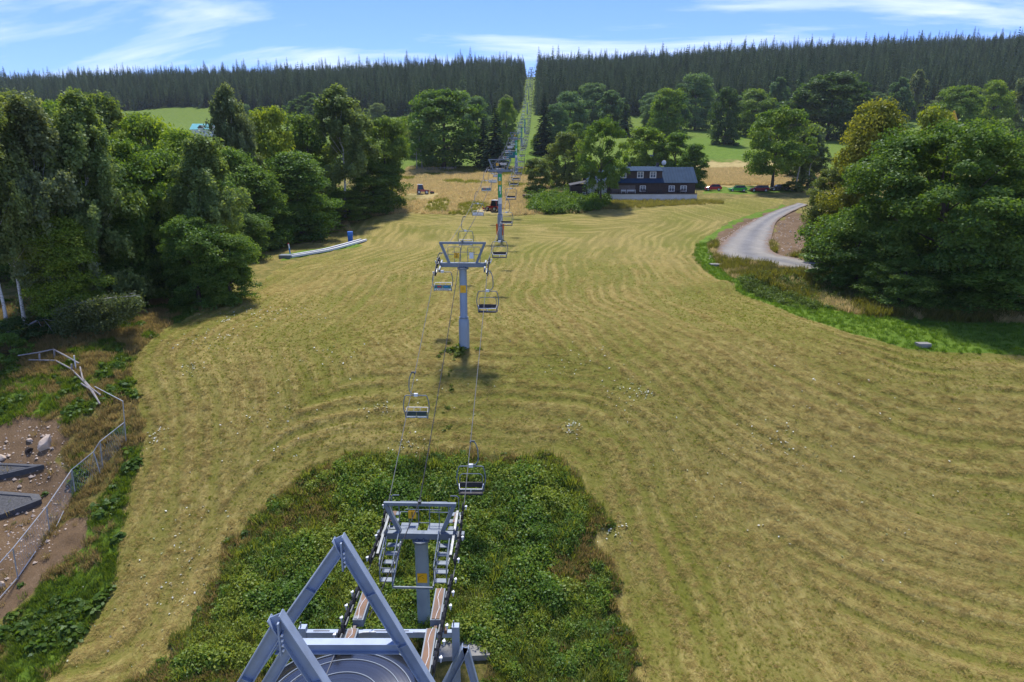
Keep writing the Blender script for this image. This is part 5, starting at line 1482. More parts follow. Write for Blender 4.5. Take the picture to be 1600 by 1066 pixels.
def car(loc, rz, pmat, label, L=4.05, Wc=1.72, Hc=1.5, estate=False):
    """nose towards +y"""
    t = empty('parked_car', loc, rz, label, 'car', 'cars parked under the roadside tree')
    h = L / 2
    k = Hc / 1.5
    low = [(-h, 0.42), (-h + 0.03, 0.78 * k), (-h + 0.16, 0.95 * k), (h - 1.15, 0.92 * k), (h - 0.35, 0.78 * k), (h - 0.04, 0.62 * k), (h, 0.40), (h - 0.1, 0.24),
           (h - 0.46, 0.22), (h - 0.50, 0.45), (h - 0.66, 0.62), (h - 0.84, 0.66), (h - 1.02, 0.62), (h - 1.18, 0.45), (h - 1.22, 0.22),
           (-h + 1.12, 0.22), (-h + 1.08, 0.45), (-h + 0.92, 0.62), (-h + 0.74, 0.66), (-h + 0.56, 0.62), (-h + 0.40, 0.45), (-h + 0.36, 0.24)]
    m = MB()
    n = len(low)
    rows = []
    for x, sc in ((-Wc / 2, 0.0), (-Wc / 2 + 0.06, 1.0), (Wc / 2 - 0.06, 1.0), (Wc / 2, 0.0)):
        rows.append([(x, y * (1 - 0.012 * (1 - sc)), z - 0.035 * (1 - sc) * (1 if z > 0.7 else 0)) for y, z in low])
    Vv = [p for r_ in rows for p in r_]
    Ff = [(i + q * n, (i + 1) % n + q * n, (i + 1) % n + (q + 1) * n, i + (q + 1) * n) for q in range(3) for i in range(n)] + [tuple(range(n - 1, -1, -1)), tuple(range(3 * n, 4 * n))]
    m.add(Vv, Ff); body = m.build('body', pmat, t)
    # cabin: tapered inwards towards the roof
    rear = -h + (0.10 if estate else 0.22)
    bs = [(rear, 0.93 * k), (h - 1.02, 0.90 * k)]; tp = [(rear + (0.22 if estate else 0.42), Hc - 0.04), (h - 1.85, Hc - 0.02)]
    wb_, wt_ = Wc / 2 - 0.05, Wc / 2 - 0.24
    m = MB()
    m.add([(-wb_, bs[0][0], bs[0][1]), (wb_, bs[0][0], bs[0][1]), (wb_, bs[1][0], bs[1][1]), (-wb_, bs[1][0], bs[1][1]), (-wt_, tp[0][0], tp[0][1]), (wt_, tp[0][0], tp[0][1]), (wt_, tp[1][0], tp[1][1]), (-wt_, tp[1][0], tp[1][1])],
          [(0, 1, 5, 4), (1, 2, 6, 5), (2, 3, 7, 6), (3, 0, 4, 7)])
    m.build('cabin_glass', M_AUTOGLASS, t)
    m = MB(); m.box((0, (tp[0][0] + tp[1][0]) / 2, Hc - 0.01), (2 * wt_ + 0.06, tp[1][0] - tp[0][0] + 0.1, 0.05)); m.build('roof', pmat, t)
    for sx in (-1, 1):
        for (b0, t0) in ((bs[0], tp[0]), (bs[1], tp[1])):
            m = MB(); m.bar((sx * (wb_ + 0.003), b0[0], b0[1]), (sx * (wt_ + 0.003), t0[0], t0[1]), 0.07, 0.09); m.build('pillar', pmat, t)
        ym = (bs[0][0] + bs[1][0]) / 2 - 0.1
        m = MB(); m.bar((sx * (wb_ + 0.003), ym, 0.92 * k), (sx * (wt_ + 0.003), (tp[0][0] + tp[1][0]) / 2, Hc - 0.04), 0.05, 0.08); m.build('pillar', M_TRIM, t)
        m = MB(); m.box((sx * (Wc / 2 + 0.09), h - 1.2, 0.98 * k), (0.16, 0.1, 0.12)); m.build('wing_mirror', pmat, t)
        m = MB(); m.box((sx * (Wc / 2 - 0.26), h - 0.13, 0.63 * k), (0.34, 0.2, 0.13)); m.build('headlight', M_LAMPW, t)
        m = MB(); m.box((sx * (Wc / 2 - 0.14), -h + 0.06, 0.78 * k), (0.2, 0.12, 0.24)); m.build('tail_light', M_LAMPR, t)
        for yq in (h - 0.84, -h + 0.74):
            w1 = inst('wheel', ME_TYRE, t, (sx * (Wc / 2 - 0.1), yq, 0.32)); inst('rim', ME_RIM, w1)
        m = MB(); m.box((sx * (Wc / 2 + 0.002), ym + 0.35, 0.72 * k), (0.02, 0.2, 0.035)); m.build('door_handle', M_TRIM, t)
    m = MB(); m.box((0, h - 0.02, 0.36), (Wc * 0.7, 0.06, 0.14)); m.build('grille', M_TRIM, t)
    m = MB(); m.box((0, -h + 0.005, 0.5), (0.5, 0.03, 0.11)); m.build('number_plate', M_WHITE, t)
    return t
for px, py, c, lb, rz, L, es, Hc in ((1114, 298, (0.50, 0.012, 0.022), 'bright red hatchback parked nearest the farmhouse', 78, 4.0, False, 1.5), (1152, 299.5, (0.03, 0.36, 0.03), 'bright green hatchback parked between the two red cars', 82, 4.2, False, 1.46),
                               (1186, 299.5, (0.22, 0.01, 0.02), 'dark red estate car parked just left of the thick tree trunk', 80, 4.3, True, 1.46), (1217, 298, (0.02, 0.022, 0.028), 'black estate car parked in the shade of the roadside tree', 84, 4.4, True, 1.45)):
    g = G(px, py); car((g.x, g.y, g.z + 0.02), R(rz), paint('paint_%d' % px, c), lb, L, 1.75, Hc, es)

# ------------------------------------------------------------------ tractors
M_TRED = paint('tractor_red', (0.42, 0.02, 0.018))
def tractor(loc, rz, label, deck):
    t = empty('mowing_tractor', loc, rz, label, 'tractor', 'red mowing tractors')
    m = MB(); m.prism([(-1.2, 0.5), (-1.25, 1.0), (-0.2, 1.05), (0.2, 1.0), (1.3, 0.92), (1.5, 0.75), (1.45, 0.5)], -0.55, 0.55); m.build('body', M_TRED, t)
    m = MB(); m.box((0, 1.35, 0.75), (0.7, 0.35, 0.25)); m.build('nose', M_TRIM, t)
    m = MB()
    c0 = [(-0.62, -1.1, 1.0), (0.62, -1.1, 1.0), (0.62, 0.35, 1.0), (-0.62, 0.35, 1.0)]; c1 = [(-0.55, -0.95, 2.05), (0.55, -0.95, 2.05), (0.55, 0.05, 2.05), (-0.55, 0.05, 2.05)]
    m.add(c0 + c1, [(0, 1, 5, 4), (1, 2, 6, 5), (2, 3, 7, 6), (3, 0, 4, 7)]); m.build('cab_glass', M_AUTOGLASS, t)
    for a, b in zip(c0, c1):
        m = MB(); m.bar(Vector(a) * 1.005, Vector(b) * 1.005, 0.08, 0.08); m.build('cab_pillar', M_TRED, t)
    m = MB(); m.box((0, -0.45, 2.11), (1.3, 1.25, 0.12)); m.build('cab_roof', M_WHITE, t)
    for sx in (-1, 1):
        for yq, s in ((-0.8, 1.35), (0.95, 1.2)):
            w1 = inst('wheel', ME_TYRE, t, (sx * 0.85, yq, 0.32 * s), None, (2.2, s, s)); inst('rim', ME_RIM, w1)
        m = MB(); m.box((sx * 0.82, -0.8, 0.95), (0.4, 0.9, 0.06)); m.build('mudguard', M_TRED, t)
    if deck:
        m = MB(); m.box((0, 2.25, 0.3), (2.1, 0.9, 0.28)); d_ = m.build('mower_deck', M_TRIM, t)
        m = MB(); m.box((0, 2.25, 0.5), (1.5, 0.6, 0.18)); m.build('deck_cover', M_TRED, d_)
        m = MB(); m.tube([(0, 1.4, 0.6), (0, 1.9, 0.65), (0, 2.2, 0.5)], 0.07, 6); m.build('linkage', M_TRIM, t)
    else:
        m = MB(); m.box((0, 1.85, 0.42), (1.6, 0.5, 0.3)); m.build('front_mower', M_TRED, t)
        m = MB(); m.cyl((-0.75, 2.0, 0.75), (-0.75, 2.2, 0.75), 0.13, None, 10); m.build('beacon', M_YELLOW, t)
    return t
g = G(660, 303); tractor(g, R(-80), 'red slope tractor with grey cab roof and front mower by the tall dry grass', True)
g = G(771, 329.5); tractor(g, R(60), 'red tractor with white cab roof behind the green wrapped lift tower', False)

# ------------------------------------------------------------------ conveyor belt, blue machine, marker post
cp = resample([G(a, b) for a, b in ((452, 403), (482, 398), (512, 392.5), (542, 384.5), (568, 377))], 8)
cv = empty('conveyor_belt', cp[0], 0, 'curved conveyor belt with white side rails lying in the grass', 'conveyor belt')
def strip(path, off, w, z0, z1):
    m = MB(); V = []
    for i, p in enumerate(path):
        d = path[min(i + 1, len(path) - 1)] - path[max(i - 1, 0)]; d.z = 0; d.normalize(); s = Vector((d.y, -d.x, 0))
        for q, zq in ((off - w / 2, z0), (off - w / 2, z1), (off + w / 2, z1), (off + w / 2, z0)):
            V.append(p + s * q + Vector((0, 0, zq)) - cp[0])
    F = []
    for i in range(len(path) - 1):
        for k in range(4): F.append((i * 4 + k, i * 4 + (k + 1) % 4, i * 4 + 4 + (k + 1) % 4, i * 4 + 4 + k))
    F += [(3, 2, 1, 0), tuple(range(len(path) * 4 - 4, len(path) * 4))]
    return m.add(V, F)
strip(cp, 0.0, 0.62, 0.1, 0.30).build('belt', M_RUBBER, cv)
for sx in (-1, 1): strip(cp, sx * 0.52, 0.34, 0.1, 0.38).build('side_rail', M_WHITE, cv)
m = MB(); m.box((-0.4, -0.1, 0.22), (1.7, 1.5, 0.5)); m.build('end_box', M_STEEL, cv)
BLU = pm('blue_padding', (0.01, 0.13, 0.50), 0.45, 0, 0.15, 2); BLU2 = pm('light_blue_padding', (0.03, 0.30, 0.72), 0.45, 0, 0.1, 2)
g = G(548, 378); bm_ = empty('snow_making_hydrant', g, R(8), 'blue padded hydrant box with a hooded head beside the conveyor belt', 'hydrant')
m = MB(); m.prism([(-0.36, -0.1), (-0.40, 1.0), (0.40, 1.0), (0.36, -0.1)], -0.40, 0.36); m.build('padded_base', BLU, bm_)
m = MB(); m.prism([(-0.55, 1.0), (-0.60, 1.3), (-0.45, 1.65), (0.1, 1.72), (0.42, 1.5), (0.42, 1.0)], -0.42, 0.42); hd = m.build('head', BLU, bm_)
m = MB(); m.box((-0.1, -0.585, 1.22), (0.5, 0.04, 0.09)); m.box((-0.1, -0.56, 1.42), (0.46, 0.04, 0.06)); m.build('stripe', BLU2, hd)
m = MB(); m.box((0.22, -0.57, 1.3), (0.2, 0.03, 0.16)); m.build('label_plate', M_WHITE, hd)
g = G(454, 400); mk = empty('marker_post', g, 0, 'blue and white marker post with red tip at the lower end of the conveyor', 'post')
m = MB(); m.cyl((0, 0, -0.1), (-0.1, 0, 1.1), 0.09, None, 10); m.build('lower_pole', BLU2, mk)
m = MB(); m.cyl((-0.1, 0, 1.1), (-0.18, 0, 1.75), 0.1, None, 10); m.build('upper_pole', M_WHITE, mk)
m = MB(); m.cyl((-0.18, 0, 1.75), (-0.19, 0, 1.85), 0.1, None, 10); m.build('tip', M_RED, mk)

# ------------------------------------------------------------------ broken fence on the left
M_GALV = pm('galvanised_tube', (0.40, 0.42, 0.44), 0.5, 0.3, 0.12, 2)
M_FWOOD = pm('grey_rail', (0.27, 0.25, 0.24), 0.8, 0, 0.25, 2, 0.2)
posts = [((28, 905), (20, 857)), ((77, 832), (73, 791)), ((118, 772), (112, 734)), ((158, 742), (146, 706)), ((161, 731), (156, 690)), ((197, 692), (192, 627))]
P_ = [(G(*b), None) for b, _ in posts]
P_ = [(g, atY(*tp, g.y)) for (g, _), (_, tp) in zip(P_, posts)]
fo_ = P_[0][0].copy()
fe = empty('wire_fence', fo_, 0, 'sagging wire mesh fence with steel posts round the building site', 'fence')
for g, tp in P_:
    m = MB(); m.cyl(g - fo_ - Vector((0, 0, 0.2)), tp - fo_, 0.035, None, 8); m.build('post', M_GALV, fe)
tops = [atY(-8, 888, P_[0][0].y - 1.2)] + [tp for _, tp in P_[:5]]
tops.append(P_[5][0].lerp(P_[5][1], 0.5))
tube_part('top_rail', [p - fo_ for p in tops], 0.028, M_GALV, fe)
tube_part('top_rail', [P_[5][1] - fo_, atY(148, 604, P_[5][0].y + 2.2) - fo_], 0.028, M_GALV, fe)
lows = [G(-10, 950) + Vector((0, 0, 0.15)), P_[0][0] + Vector((0, 0, 0.1)), G(57, 866) + Vector((0, 0, 0.2))]
tube_part('bottom_rail', [p - fo_ for p in lows], 0.028, M_GALV, fe)
tube_part('bottom_rail', [G(88, 826) + Vector((0, 0, 0.1)) - fo_, G(101, 806) + Vector((0, 0, 0.35)) - fo_], 0.03, M_GALV, fe)
m = MB()
for a in range(1, len(P_)):
    (g0, t0), (g1, t1) = P_[a - 1], P_[a]
    if a == 5: t1 = g1.lerp(t1, 0.5)
    nw = max(3, int((g1 - g0).length / 0.2))
    for i in range(nw + 1):
        for dlt in (-1, 1):
            u0 = i / nw; u1 = min(1, max(0, u0 + dlt * 0.8 / max(nw * 0.2, 1)))
            m.tube([g0.lerp(g1, u0) + Vector((0, 0, 0.05)) - fo_, t0.lerp(t1, u1) - fo_], 0.006, 3, False)
tag(m.build('wire_mesh', M_GALV, fe), kind='stuff')
rl = [[(30, 561), (62, 556), (85, 551), (104, 561), (125, 573)], [(46, 563), (88, 564), (112, 577), (125, 590), (140, 606), (155, 628)], [(126, 574), (130, 592), (143, 607), (158, 618)], [(128, 600), (146, 612), (157, 632)]]
r0 = G(85, 558); rb = empty('collapsed_railing', r0, 0, 'collapsed grey wooden railing lying bent in the dry grass', 'railing')
for q, pl in enumerate(rl):
    pts = [G(a, b + 5) + Vector((0, 0, (0.55 if q == 0 else 0.3))) - r0 for a, b in pl]
    m = MB(); m.tube(pts, 0.06, 6); m.build('rail', M_FWOOD, rb)
for a, b in ((85, 560), (62, 566), (112, 582)):
    g = G(a, b); m = MB(); m.bar(g - r0 - Vector((0, 0, 0.2)), g - r0 + Vector((0.1, 0, 0.7)), 0.1, 0.1, (0, 1, 0)); m.build('post', M_FWOOD, rb)
g = G(119, 578); m = MB(); m.tube([(0, 0, -0.1), (0.01, 0, 0.8), (0.02, 0, 1.15)], [0.05, 0.045, 0.04], 8); m.cyl((0.02, 0, 1.15), (0.02, 0, 1.19), 0.055, None, 8); o = m.build('white_stake', M_WHITE); o.location = g
tag(o, 'thin white stake standing beside the collapsed railing', 'stake')

# ------------------------------------------------------------------ building site
M_MEMB = pm('black_membrane', (0.045, 0.05, 0.06), 0.6, 0, 0.25, 5, 0.5)
M_FILL = pm('dark_gravel_fill', (0.085, 0.085, 0.085), 0.95, 0, 0.45, 9, 0.9)
M_ROCK = pm('pale_rock', (0.50, 0.40, 0.31), 0.9, 0, 0.28, 1.6, 0.6)
def slab(name, top, hgt, label):
    c = sum(top, Vector()) / len(top); zt = c.z
    e = empty(name, (c.x, c.y, c.z), 0, label, 'foundation', 'foundation walls on the building site')
    n = len(top)
    out = [(p.x - c.x, p.y - c.y) for p in top]; inn = [(x * 0.80, y * 0.74) for x, y in out]
    zo = [p.z - c.z + 0.28 for p in top]; zi = [z * 0.78 + 0.06 for z in zo]; z0 = -hgt
    for i in range(n):
        j = (i + 1) % n
        m = MB(); m.add([(*out[i], z0), (*out[j], z0), (*inn[j], z0), (*inn[i], z0), (*out[i], zo[i]), (*out[j], zo[j]), (*inn[j], zi[j]), (*inn[i], zi[i])], [(0, 1, 5, 4), (1, 2, 6, 5), (2, 3, 7, 6), (3, 0, 4, 7), (4, 5, 6, 7)])
        m.build('wall', M_MEMB, e)
    m = MB(); m.add([(*p, z - 0.06) for p, z in zip(inn, zi)], [tuple(range(n))]); m.build('gravel_fill', M_FILL, e)
slab('foundation_wall', [G(70, 732), G(-70, 765), G(-70, 726)], 1.0, 'black membrane foundation wedge nearer the dug bank')
slab('foundation_wall', [G(66, 786), G(-70, 838), G(-70, 768), G(62, 778)], 1.2, 'larger black membrane foundation slab filled with gravel')
def rock(name, loc, s, seed, mat, label=None, cat=None, rot=(0, 0, 0)):
    bm = bmesh.new(); bmesh.ops.create_icosphere(bm, subdivisions=2, radius=1.0)
    rg = random.Random(seed); pl = [(Vector((rg.uniform(-1, 1), rg.uniform(-1, 1), rg.uniform(-1, 1))).normalized(), rg.uniform(0.38, 0.75)) for _ in range(11)]
    for v in bm.verts:
        v.co *= rg.uniform(0.86, 1.1)
        for n_, d in pl:
            k = v.co.dot(n_)
            if k > d: v.co -= n_ * (k - d)
        v.co = Vector((v.co.x * s[0], v.co.y * s[1], v.co.z * s[2])) * rg.uniform(0.95, 1.05)
    me = bpy.data.meshes.new(name); bm.to_mesh(me); bm.free(); me.materials.append(mat)
    o = inst(name, me, None, loc, rot); tag(o, label, cat); return o
g = G(70, 703); rock('boulder', g + Vector((0, 0.2, 0.35)), (0.55, 0.45, 0.85), 3, M_ROCK, 'large pale boulder exposed in the dug bank', 'boulder', (R(-20), R(15), 0))
g = G(47, 690); rock('stone', g + Vector((0, 0, 0.12)), (0.35, 0.3, 0.16), 4, M_ROCK, 'flat pale stone over the dark hole in the bank', 'stone')
g = G(4, 718); rock('stone', g + Vector((0, 0, 0.1)), (0.4, 0.35, 0.3), 5, M_ROCK, 'rounded pale stone on the dirt above the foundations', 'stone')
g = G(4, 917); rock('stone', g + Vector((0, 0, 0.15)), (0.3, 0.28, 0.36), 6, M_ROCK, 'pale upright stone at the foot of the wire fence', 'stone')
g = G(44, 706); rock('hole_shade_lump', g + Vector((0, 0.1, 0.05)), (0.42, 0.3, 0.45), 8, pm('hole_shade_soil', (0.03, 0.02, 0.014), 0.95, 0, 0.4, 5, 0.6), 'dark soil lump coloured with the shade of the hole beside the boulder', 'soil')  # solid lump; its near-black brown stands in for the shade inside the hole
sr = np.random.default_rng(12)
def stones_on(name, outl, n, smin, smax, mat, label, dens=None):
    lo, hi = outl.min(0), outl.max(0); P = []
    while len(P) < n:
        q = sr.uniform(lo, hi, (n * 4, 2)); q = q[inside(q[:, 0], q[:, 1], outl)]; P += list(q)
    P = np.array(P[:n]); V = []; Fq = []
    base = np.array([(1, 0, 0), (0, 1, 0), (-1, 0, 0), (0, -1, 0), (0, 0, 0.8), (0, 0, -0.5)]); fc = [(0, 1, 4), (1, 2, 4), (2, 3, 4), (3, 0, 4), (1, 0, 5), (2, 1, 5), (3, 2, 5), (0, 3, 5)]
    zq = gzm(P[:, 0], P[:, 1])
    for i, (x, y) in enumerate(P):
        s = sr.uniform(smin, smax) ** 1.0 * (1 if sr.random() < 0.85 else 1.8); a = sr.random() * 6.28
        b = base * s * sr.uniform(0.6, 1.3, (6, 3)); ca_, sa_ = math.cos(a), math.sin(a)
        V += [(x + ca_ * p[0] - sa_ * p[1], y + sa_ * p[0] + ca_ * p[1], zq[i] + p[2] + s * 0.1) for p in b]
        Fq += [tuple(i * 6 + k for k in f) for f in fc]
    me = bpy.data.meshes.new(name); me.from_pydata(V, [], Fq); me.materials.append(mat)
    o = inst(name, me); tag(o, label, None, None, 'stuff')
stones_on('rubble', outline([(-10, 690), (40, 655), (95, 665), (112, 735), (100, 800), (110, 830), (40, 900), (0, 940), (-20, 900)]), 420, 0.03, 0.10, M_ROCK, 'scattered pale stones and rubble on the dug soil')
stones_on('gravel_stones', outline([(1208, 345), (1262, 335), (1278, 395), (1262, 404), (1205, 402)]), 170, 0.05, 0.17, M_ROCK, 'scattered pale stones beside the gravel road')
stones_on('roadside_stones', outline([(1104, 392), (1120, 376), (1150, 356), (1180, 342), (1186, 346), (1156, 362), (1132, 382), (1126, 398), (1150, 409), (1145, 416), (1108, 406)]), 220, 0.05, 0.16, M_ROCK, 'loose stones along the outer edge of the gravel road')
stones_on('bank_stones', outline([(1185, 425), (1240, 418), (1275, 430), (1270, 450), (1200, 450)]), 90, 0.05, 0.16, M_ROCK, 'pale stones showing in the overgrown spoil bank')
for px, py, s, lb in ((1442, 541, (0.55, 0.35, 0.16), 'small grey concrete block at the edge of the meadow below the great ash'), (1122, 415, (1.1, 0.6, 0.12), 'flat grey drain slab in the green strip by the road bend')):
    g = G(px, py); m = MB(); x, y, z = s; m.add([(-x, -y, -0.3), (x, -y, -0.3), (x, y, -0.3), (-x, y, -0.3), (-x * 0.96, -y * 0.96, z), (x * 0.96, -y * 0.96, z), (x * 0.96, y * 0.96, z), (-x * 0.96, y * 0.96, z)], [(3, 2, 1, 0), (4, 5, 6, 7), (0, 1, 5, 4), (1, 2, 6, 5), (2, 3, 7, 6), (3, 0, 4, 7)])
    o = m.build('concrete_block', M_CONC); o.location = g + Vector((0, 0, 0.12)); tag(o, lb, 'concrete block')

# ------------------------------------------------------------------ fallen birch
f0 = G(42, 516)
fb = empty('fallen_birch', f0, 0, 'snapped birch lying on its side with its crown on the dry grass', 'fallen tree')
tp_ = [Vector((0, 0, 0.3))] + [atY(a, b, f0.y - 0.35 * i) - f0 for i, (a, b) in enumerate(((62, 499), (84, 487), (120, 475), (150, 469), (178, 465), (206, 463), (218, 461)))]
m = MB(); m.tube(tp_, [0.12, 0.11, 0.10, 0.085, 0.07, 0.05, 0.03, 0.012], 7); m.build('trunk', M_FWOOD, fb, True)
rg = random.Random(9)
for a, b, c, d in ((66, 497, 84, 521), (62, 500, 82, 502), (60, 502, 70, 524), (130, 472, 142, 488), (150, 469, 160, 492), (160, 468, 180, 478), (178, 465, 196, 476), (190, 464, 208, 473), (196, 464, 212, 458), (120, 475, 110, 500)):
    p, q = atY(a, b, f0.y - 0.9) - f0, atY(c, d, f0.y - 1.4 - rg.random()) - f0
    m = MB(); m.tube([p, p.lerp(q, 0.5) + Vector((0, 0, 0.12)), q], [0.035, 0.025, 0.01], 5); m.build('branch', M_FWOOD, fb, True)
rn = np.random.default_rng(19)
cs = []
for _ in range(120):
    u = rn.random(); px_ = 88 + 128 * u; ylo, yhi = np.interp(px_, [85, 110, 150, 190, 218], [488, 474, 468, 464, 460]), np.interp(px_, [85, 105, 140, 170, 200, 218], [508, 526, 524, 512, 494, 480])
    cs.append(atY(px_, ylo + (yhi - ylo) * rn.random(), f0.y - 2.4 * rn.random()) - f0)
cs = np.array([tuple(c) for c in cs])
ci = np.repeat(np.arange(len(cs)), 110); P = cs[ci] + rn.normal(size=(len(ci), 3)) * np.array([0.32, 0.32, 0.25])
gzv = ground(P[:, 0] + f0.x, P[:, 1] + f0.y) - f0.z; P[:, 2] = np.maximum(P[:, 2], gzv + 0.12)
N = unit(rn.normal(size=P.shape) * 0.6 + np.array([0, -0.3, 0.6]))
cm = crown_mesh('crown', P, N, 0.11 * rn.uniform(0.7, 1.4, len(P)), 0.5 + 0.5 * (rn.random(len(cs))[ci] - 0.5) + 0.5 * (rn.random(len(P)) - 0.5), M_LEAF, rn, 1.7, 1.0)
o = inst('crown', cm, fb); o.color = (0.115, 0.150, 0.052, 1)

# ------------------------------------------------------------------ poles, huts, far houses
M_OLDWOOD = pm('weathered_pole', (0.30, 0.28, 0.25), 0.85, 0, 0.2, 1.5, 0.2)
g = G(651.5, 267); up_ = empty('utility_pole', g, 0, 'pale utility pole with two crossarms beside the large round tree', 'utility pole')
Hp = atY(651.5, 231, g.y).z - g.z
m = MB(); m.cyl((0, 0, -0.3), (0, 0, Hp), 0.17, 0.12, 8); m.build('pole', M_OLDWOOD, up_)
for z_, w_ in ((Hp - 0.4, 2.4), (Hp - 2.0, 1.9)):
    m = MB(); m.box((0.1, -0.16, z_), (w_, 0.12, 0.14)); ca2 = m.build('crossarm', M_OLDWOOD, up_)
    for sx in (-1, 1):
        m = MB(); m.cyl((0.1 + sx * w_ * 0.42, -0.16, z_ + 0.07), (0.1 + sx * w_ * 0.42, -0.16, z_ + 0.3), 0.06, 0.05, 6); m.build('insulator', M_WHITE, ca2)
g = G(660, 266); ds = empty('dead_tree', g, 0, 'bare leaning grey stem beside the utility pole', 'dead tree')
Hs = atY(657, 205, g.y).z - g.z
m = MB(); m.tube([(0, 0, -0.3), (-0.2, 0, Hs * 0.3), (-0.5, 0, Hs * 0.65), (-0.7, 0, Hs)], [0.2, 0.17, 0.13, 0.05], 7); m.build('trunk', M_OLDWOOD, ds)
for z_, dx_ in ((0.5, 0.9), (0.7, -0.8), (0.85, 0.6)):
    m = MB(); m.tube([(-0.5 * z_ * 1.3, 0, Hs * z_), (-0.5 * z_ + dx_ * 0.6, 0.2, Hs * z_ + 0.7), (-0.5 * z_ + dx_, 0.3, Hs * z_ + 1.4)], [0.06, 0.04, 0.015], 5); m.build('branch', M_OLDWOOD, ds)
g = G(1242, 298); m = MB(); Hq = atY(1248, 247, g.y).z - g.z; m.tube([(0, 0, -0.3), (0.35, 0, Hq * 0.5), (0.8, 0, Hq)], [0.22, 0.18, 0.13], 8); o = m.build('leaning_pole', M_OLDWOOD); o.location = g; tag(o, 'pale leaning pole standing right of the parked cars', 'pole')
g = G(1251, 291); m = MB(); m.tube([(0, 0, -0.3), (0, 0, 1.2), (0.05, 0, 2.2)], [0.12, 0.11, 0.1], 6); o = m.build('gate_post', M_OLDWOOD); o.location = g; tag(o, 'short brown post beside the pale leaning pole', 'post')
g = G(819.5, 270); m = MB(); Hq = atY(819.5, 247, g.y).z - g.z; m.tube([(0, 0, -0.3), (0, 0, Hq * 0.5), (0.03, 0, Hq)], [0.1, 0.09, 0.07], 6); o = m.build('thin_post', M_BARK); o.location = g; tag(o, 'thin dark post beside the downhill rope near the fourth tower', 'post')
g = G(832, 311); ws = empty('timber_stack', g, R(4), 'low stack of dark and reddish timber beside the small olive tree', 'timber stack')
for i in range(9):
    m = MB(); rr2 = 0.16 + 0.03 * (i % 3); m.cyl((-2.2 + 0.15 * (i % 4), -0.45 + 0.32 * (i % 3), 0.16 + 0.3 * (i // 3)), (2.1 - 0.5 * (i % 3), -0.4 + 0.32 * (i % 3), 0.16 + 0.3 * (i // 3)), rr2, rr2 * 0.9, 8); m.build('log', (M_BARK, M_RUST, M_BARK, M_OLDWOOD)[i % 4], ws)
g = G(798, 246.5); kv = empty('lift_hut', g, R(-4), 'dark teal hut standing behind the lift chairs at the spruces', 'hut')
m = MB(); m.box((0, 1.3, 1.05), (4.0, 2.6, 2.2)); m.build('wall', M_TEALP, kv)
m = MB(); m.prism([(-0.2, 2.15), (2.8, 2.15), (2.8, 2.3), (1.3, 2.55), (-0.2, 2.3)], -2.2, 2.2); m.build('roof', M_BRICK, kv)
for sx in (-1.1, 0.2):
    m = MB(); m.box((sx, -0.03, 1.35), (0.9, 0.05, 0.8)); w_ = m.build('window', M_FRAME, kv)
    m = MB(); m.box((sx, -0.07, 1.35), (0.76, 0.03, 0.66)); m.build('pane', M_GLASS, w_)
def far_house(px, Y, wpx, hpx, roofm, wallm, label, roofp=0.9, rz=0.0):
    p = atY(px, 200, Y)
    for _ in range(6):
        dep = proj((p.x, Y, gz(p.x, Y)))[2]; p = Vector(((px - CXP) / FPX * dep, Y, gz(p.x, Y)))
    k = dep / FPX; W_, H_ = wpx * k, hpx * k
    e = empty('far_house', p, rz, label, 'house')
    D_ = min(8, W_)
    m = MB(); m.box((0, 0, H_ / 2 - 0.3), (W_, D_, H_ + 0.6)); m.build('wall', wallm, e)
    m = MB(); m.prism([(-D_ / 2 - 0.5, H_), (0, H_ + D_ * 0.5 * roofp), (D_ / 2 + 0.5, H_)], -W_ / 2 - 0.5, W_ / 2 + 0.5); rf = m.build('roof', roofm, e)
    m = MB(); m.box((W_ * 0.2, 0, H_ + D_ * 0.5 * roofp + 0.3), (0.7, 0.7, 1.2)); m.build('chimney', M_BRICK, rf)
    nw = max(2, int(W_ / 4))
    for i in range(nw):
        x = -W_ / 2 + W_ * (i + 0.5) / nw
        m = MB(); m.box((x, -D_ / 2 - 0.03, H_ * 0.5), (1.2, 0.06, 1.4)); w_ = m.build('window', M_FRAME, e)
        m = MB(); m.box((x, -D_ / 2 - 0.07, H_ * 0.5), (1.0, 0.03, 1.2)); m.build('pane', M_GLASS, w_)
    return e, W_, H_, D_
M_TURQ = pm('turquoise_roof', (0.10, 0.42, 0.44), 0.5, 0, 0.1, 0.5)
e, W_, H_, D_ = far_house(324, 395, 40, 9, M_TURQ, M_PLASTER, 'far house with turquoise roof and small gabled dormers on the pasture', 0.8)
for fx in (-0.1, 0.32):
    m = MB(); m.prism([(-D_ / 2 - 0.7, H_ - 0.2), (-D_ / 2 - 0.7, H_ + 1.0), (0, H_ + 1.9), (0, H_ - 0.2)], W_ * fx - 1.3, W_ * fx + 1.3); dm_ = m.build('dormer', M_PLASTER, e)
    m = MB(); m.add([(W_ * fx - 1.7, -D_ / 2 - 1.0, H_ + 0.8), (W_ * fx, -D_ / 2 - 1.0, H_ + 2.3), (W_ * fx + 1.7, -D_ / 2 - 1.0, H_ + 0.8), (W_ * fx - 1.7, 0.5, H_ + 0.8), (W_ * fx, 0.5, H_ + 2.3), (W_ * fx + 1.7, 0.5, H_ + 0.8)], [(0, 1, 4, 3), (1, 2, 5, 4), (0, 2, 1)]); m.build('dormer_roof', M_BRICK, dm_)
far_house(1204, 318, 13, 9, M_BRICK, M_PLASTER, 'little white house on the pasture beside the dense dark tree', 0.7)
far_house(1017, 232, 20, 12, M_ROOF, M_PLASTER, 'white cottage glimpsed through the trees behind the farmhouse', 0.7)
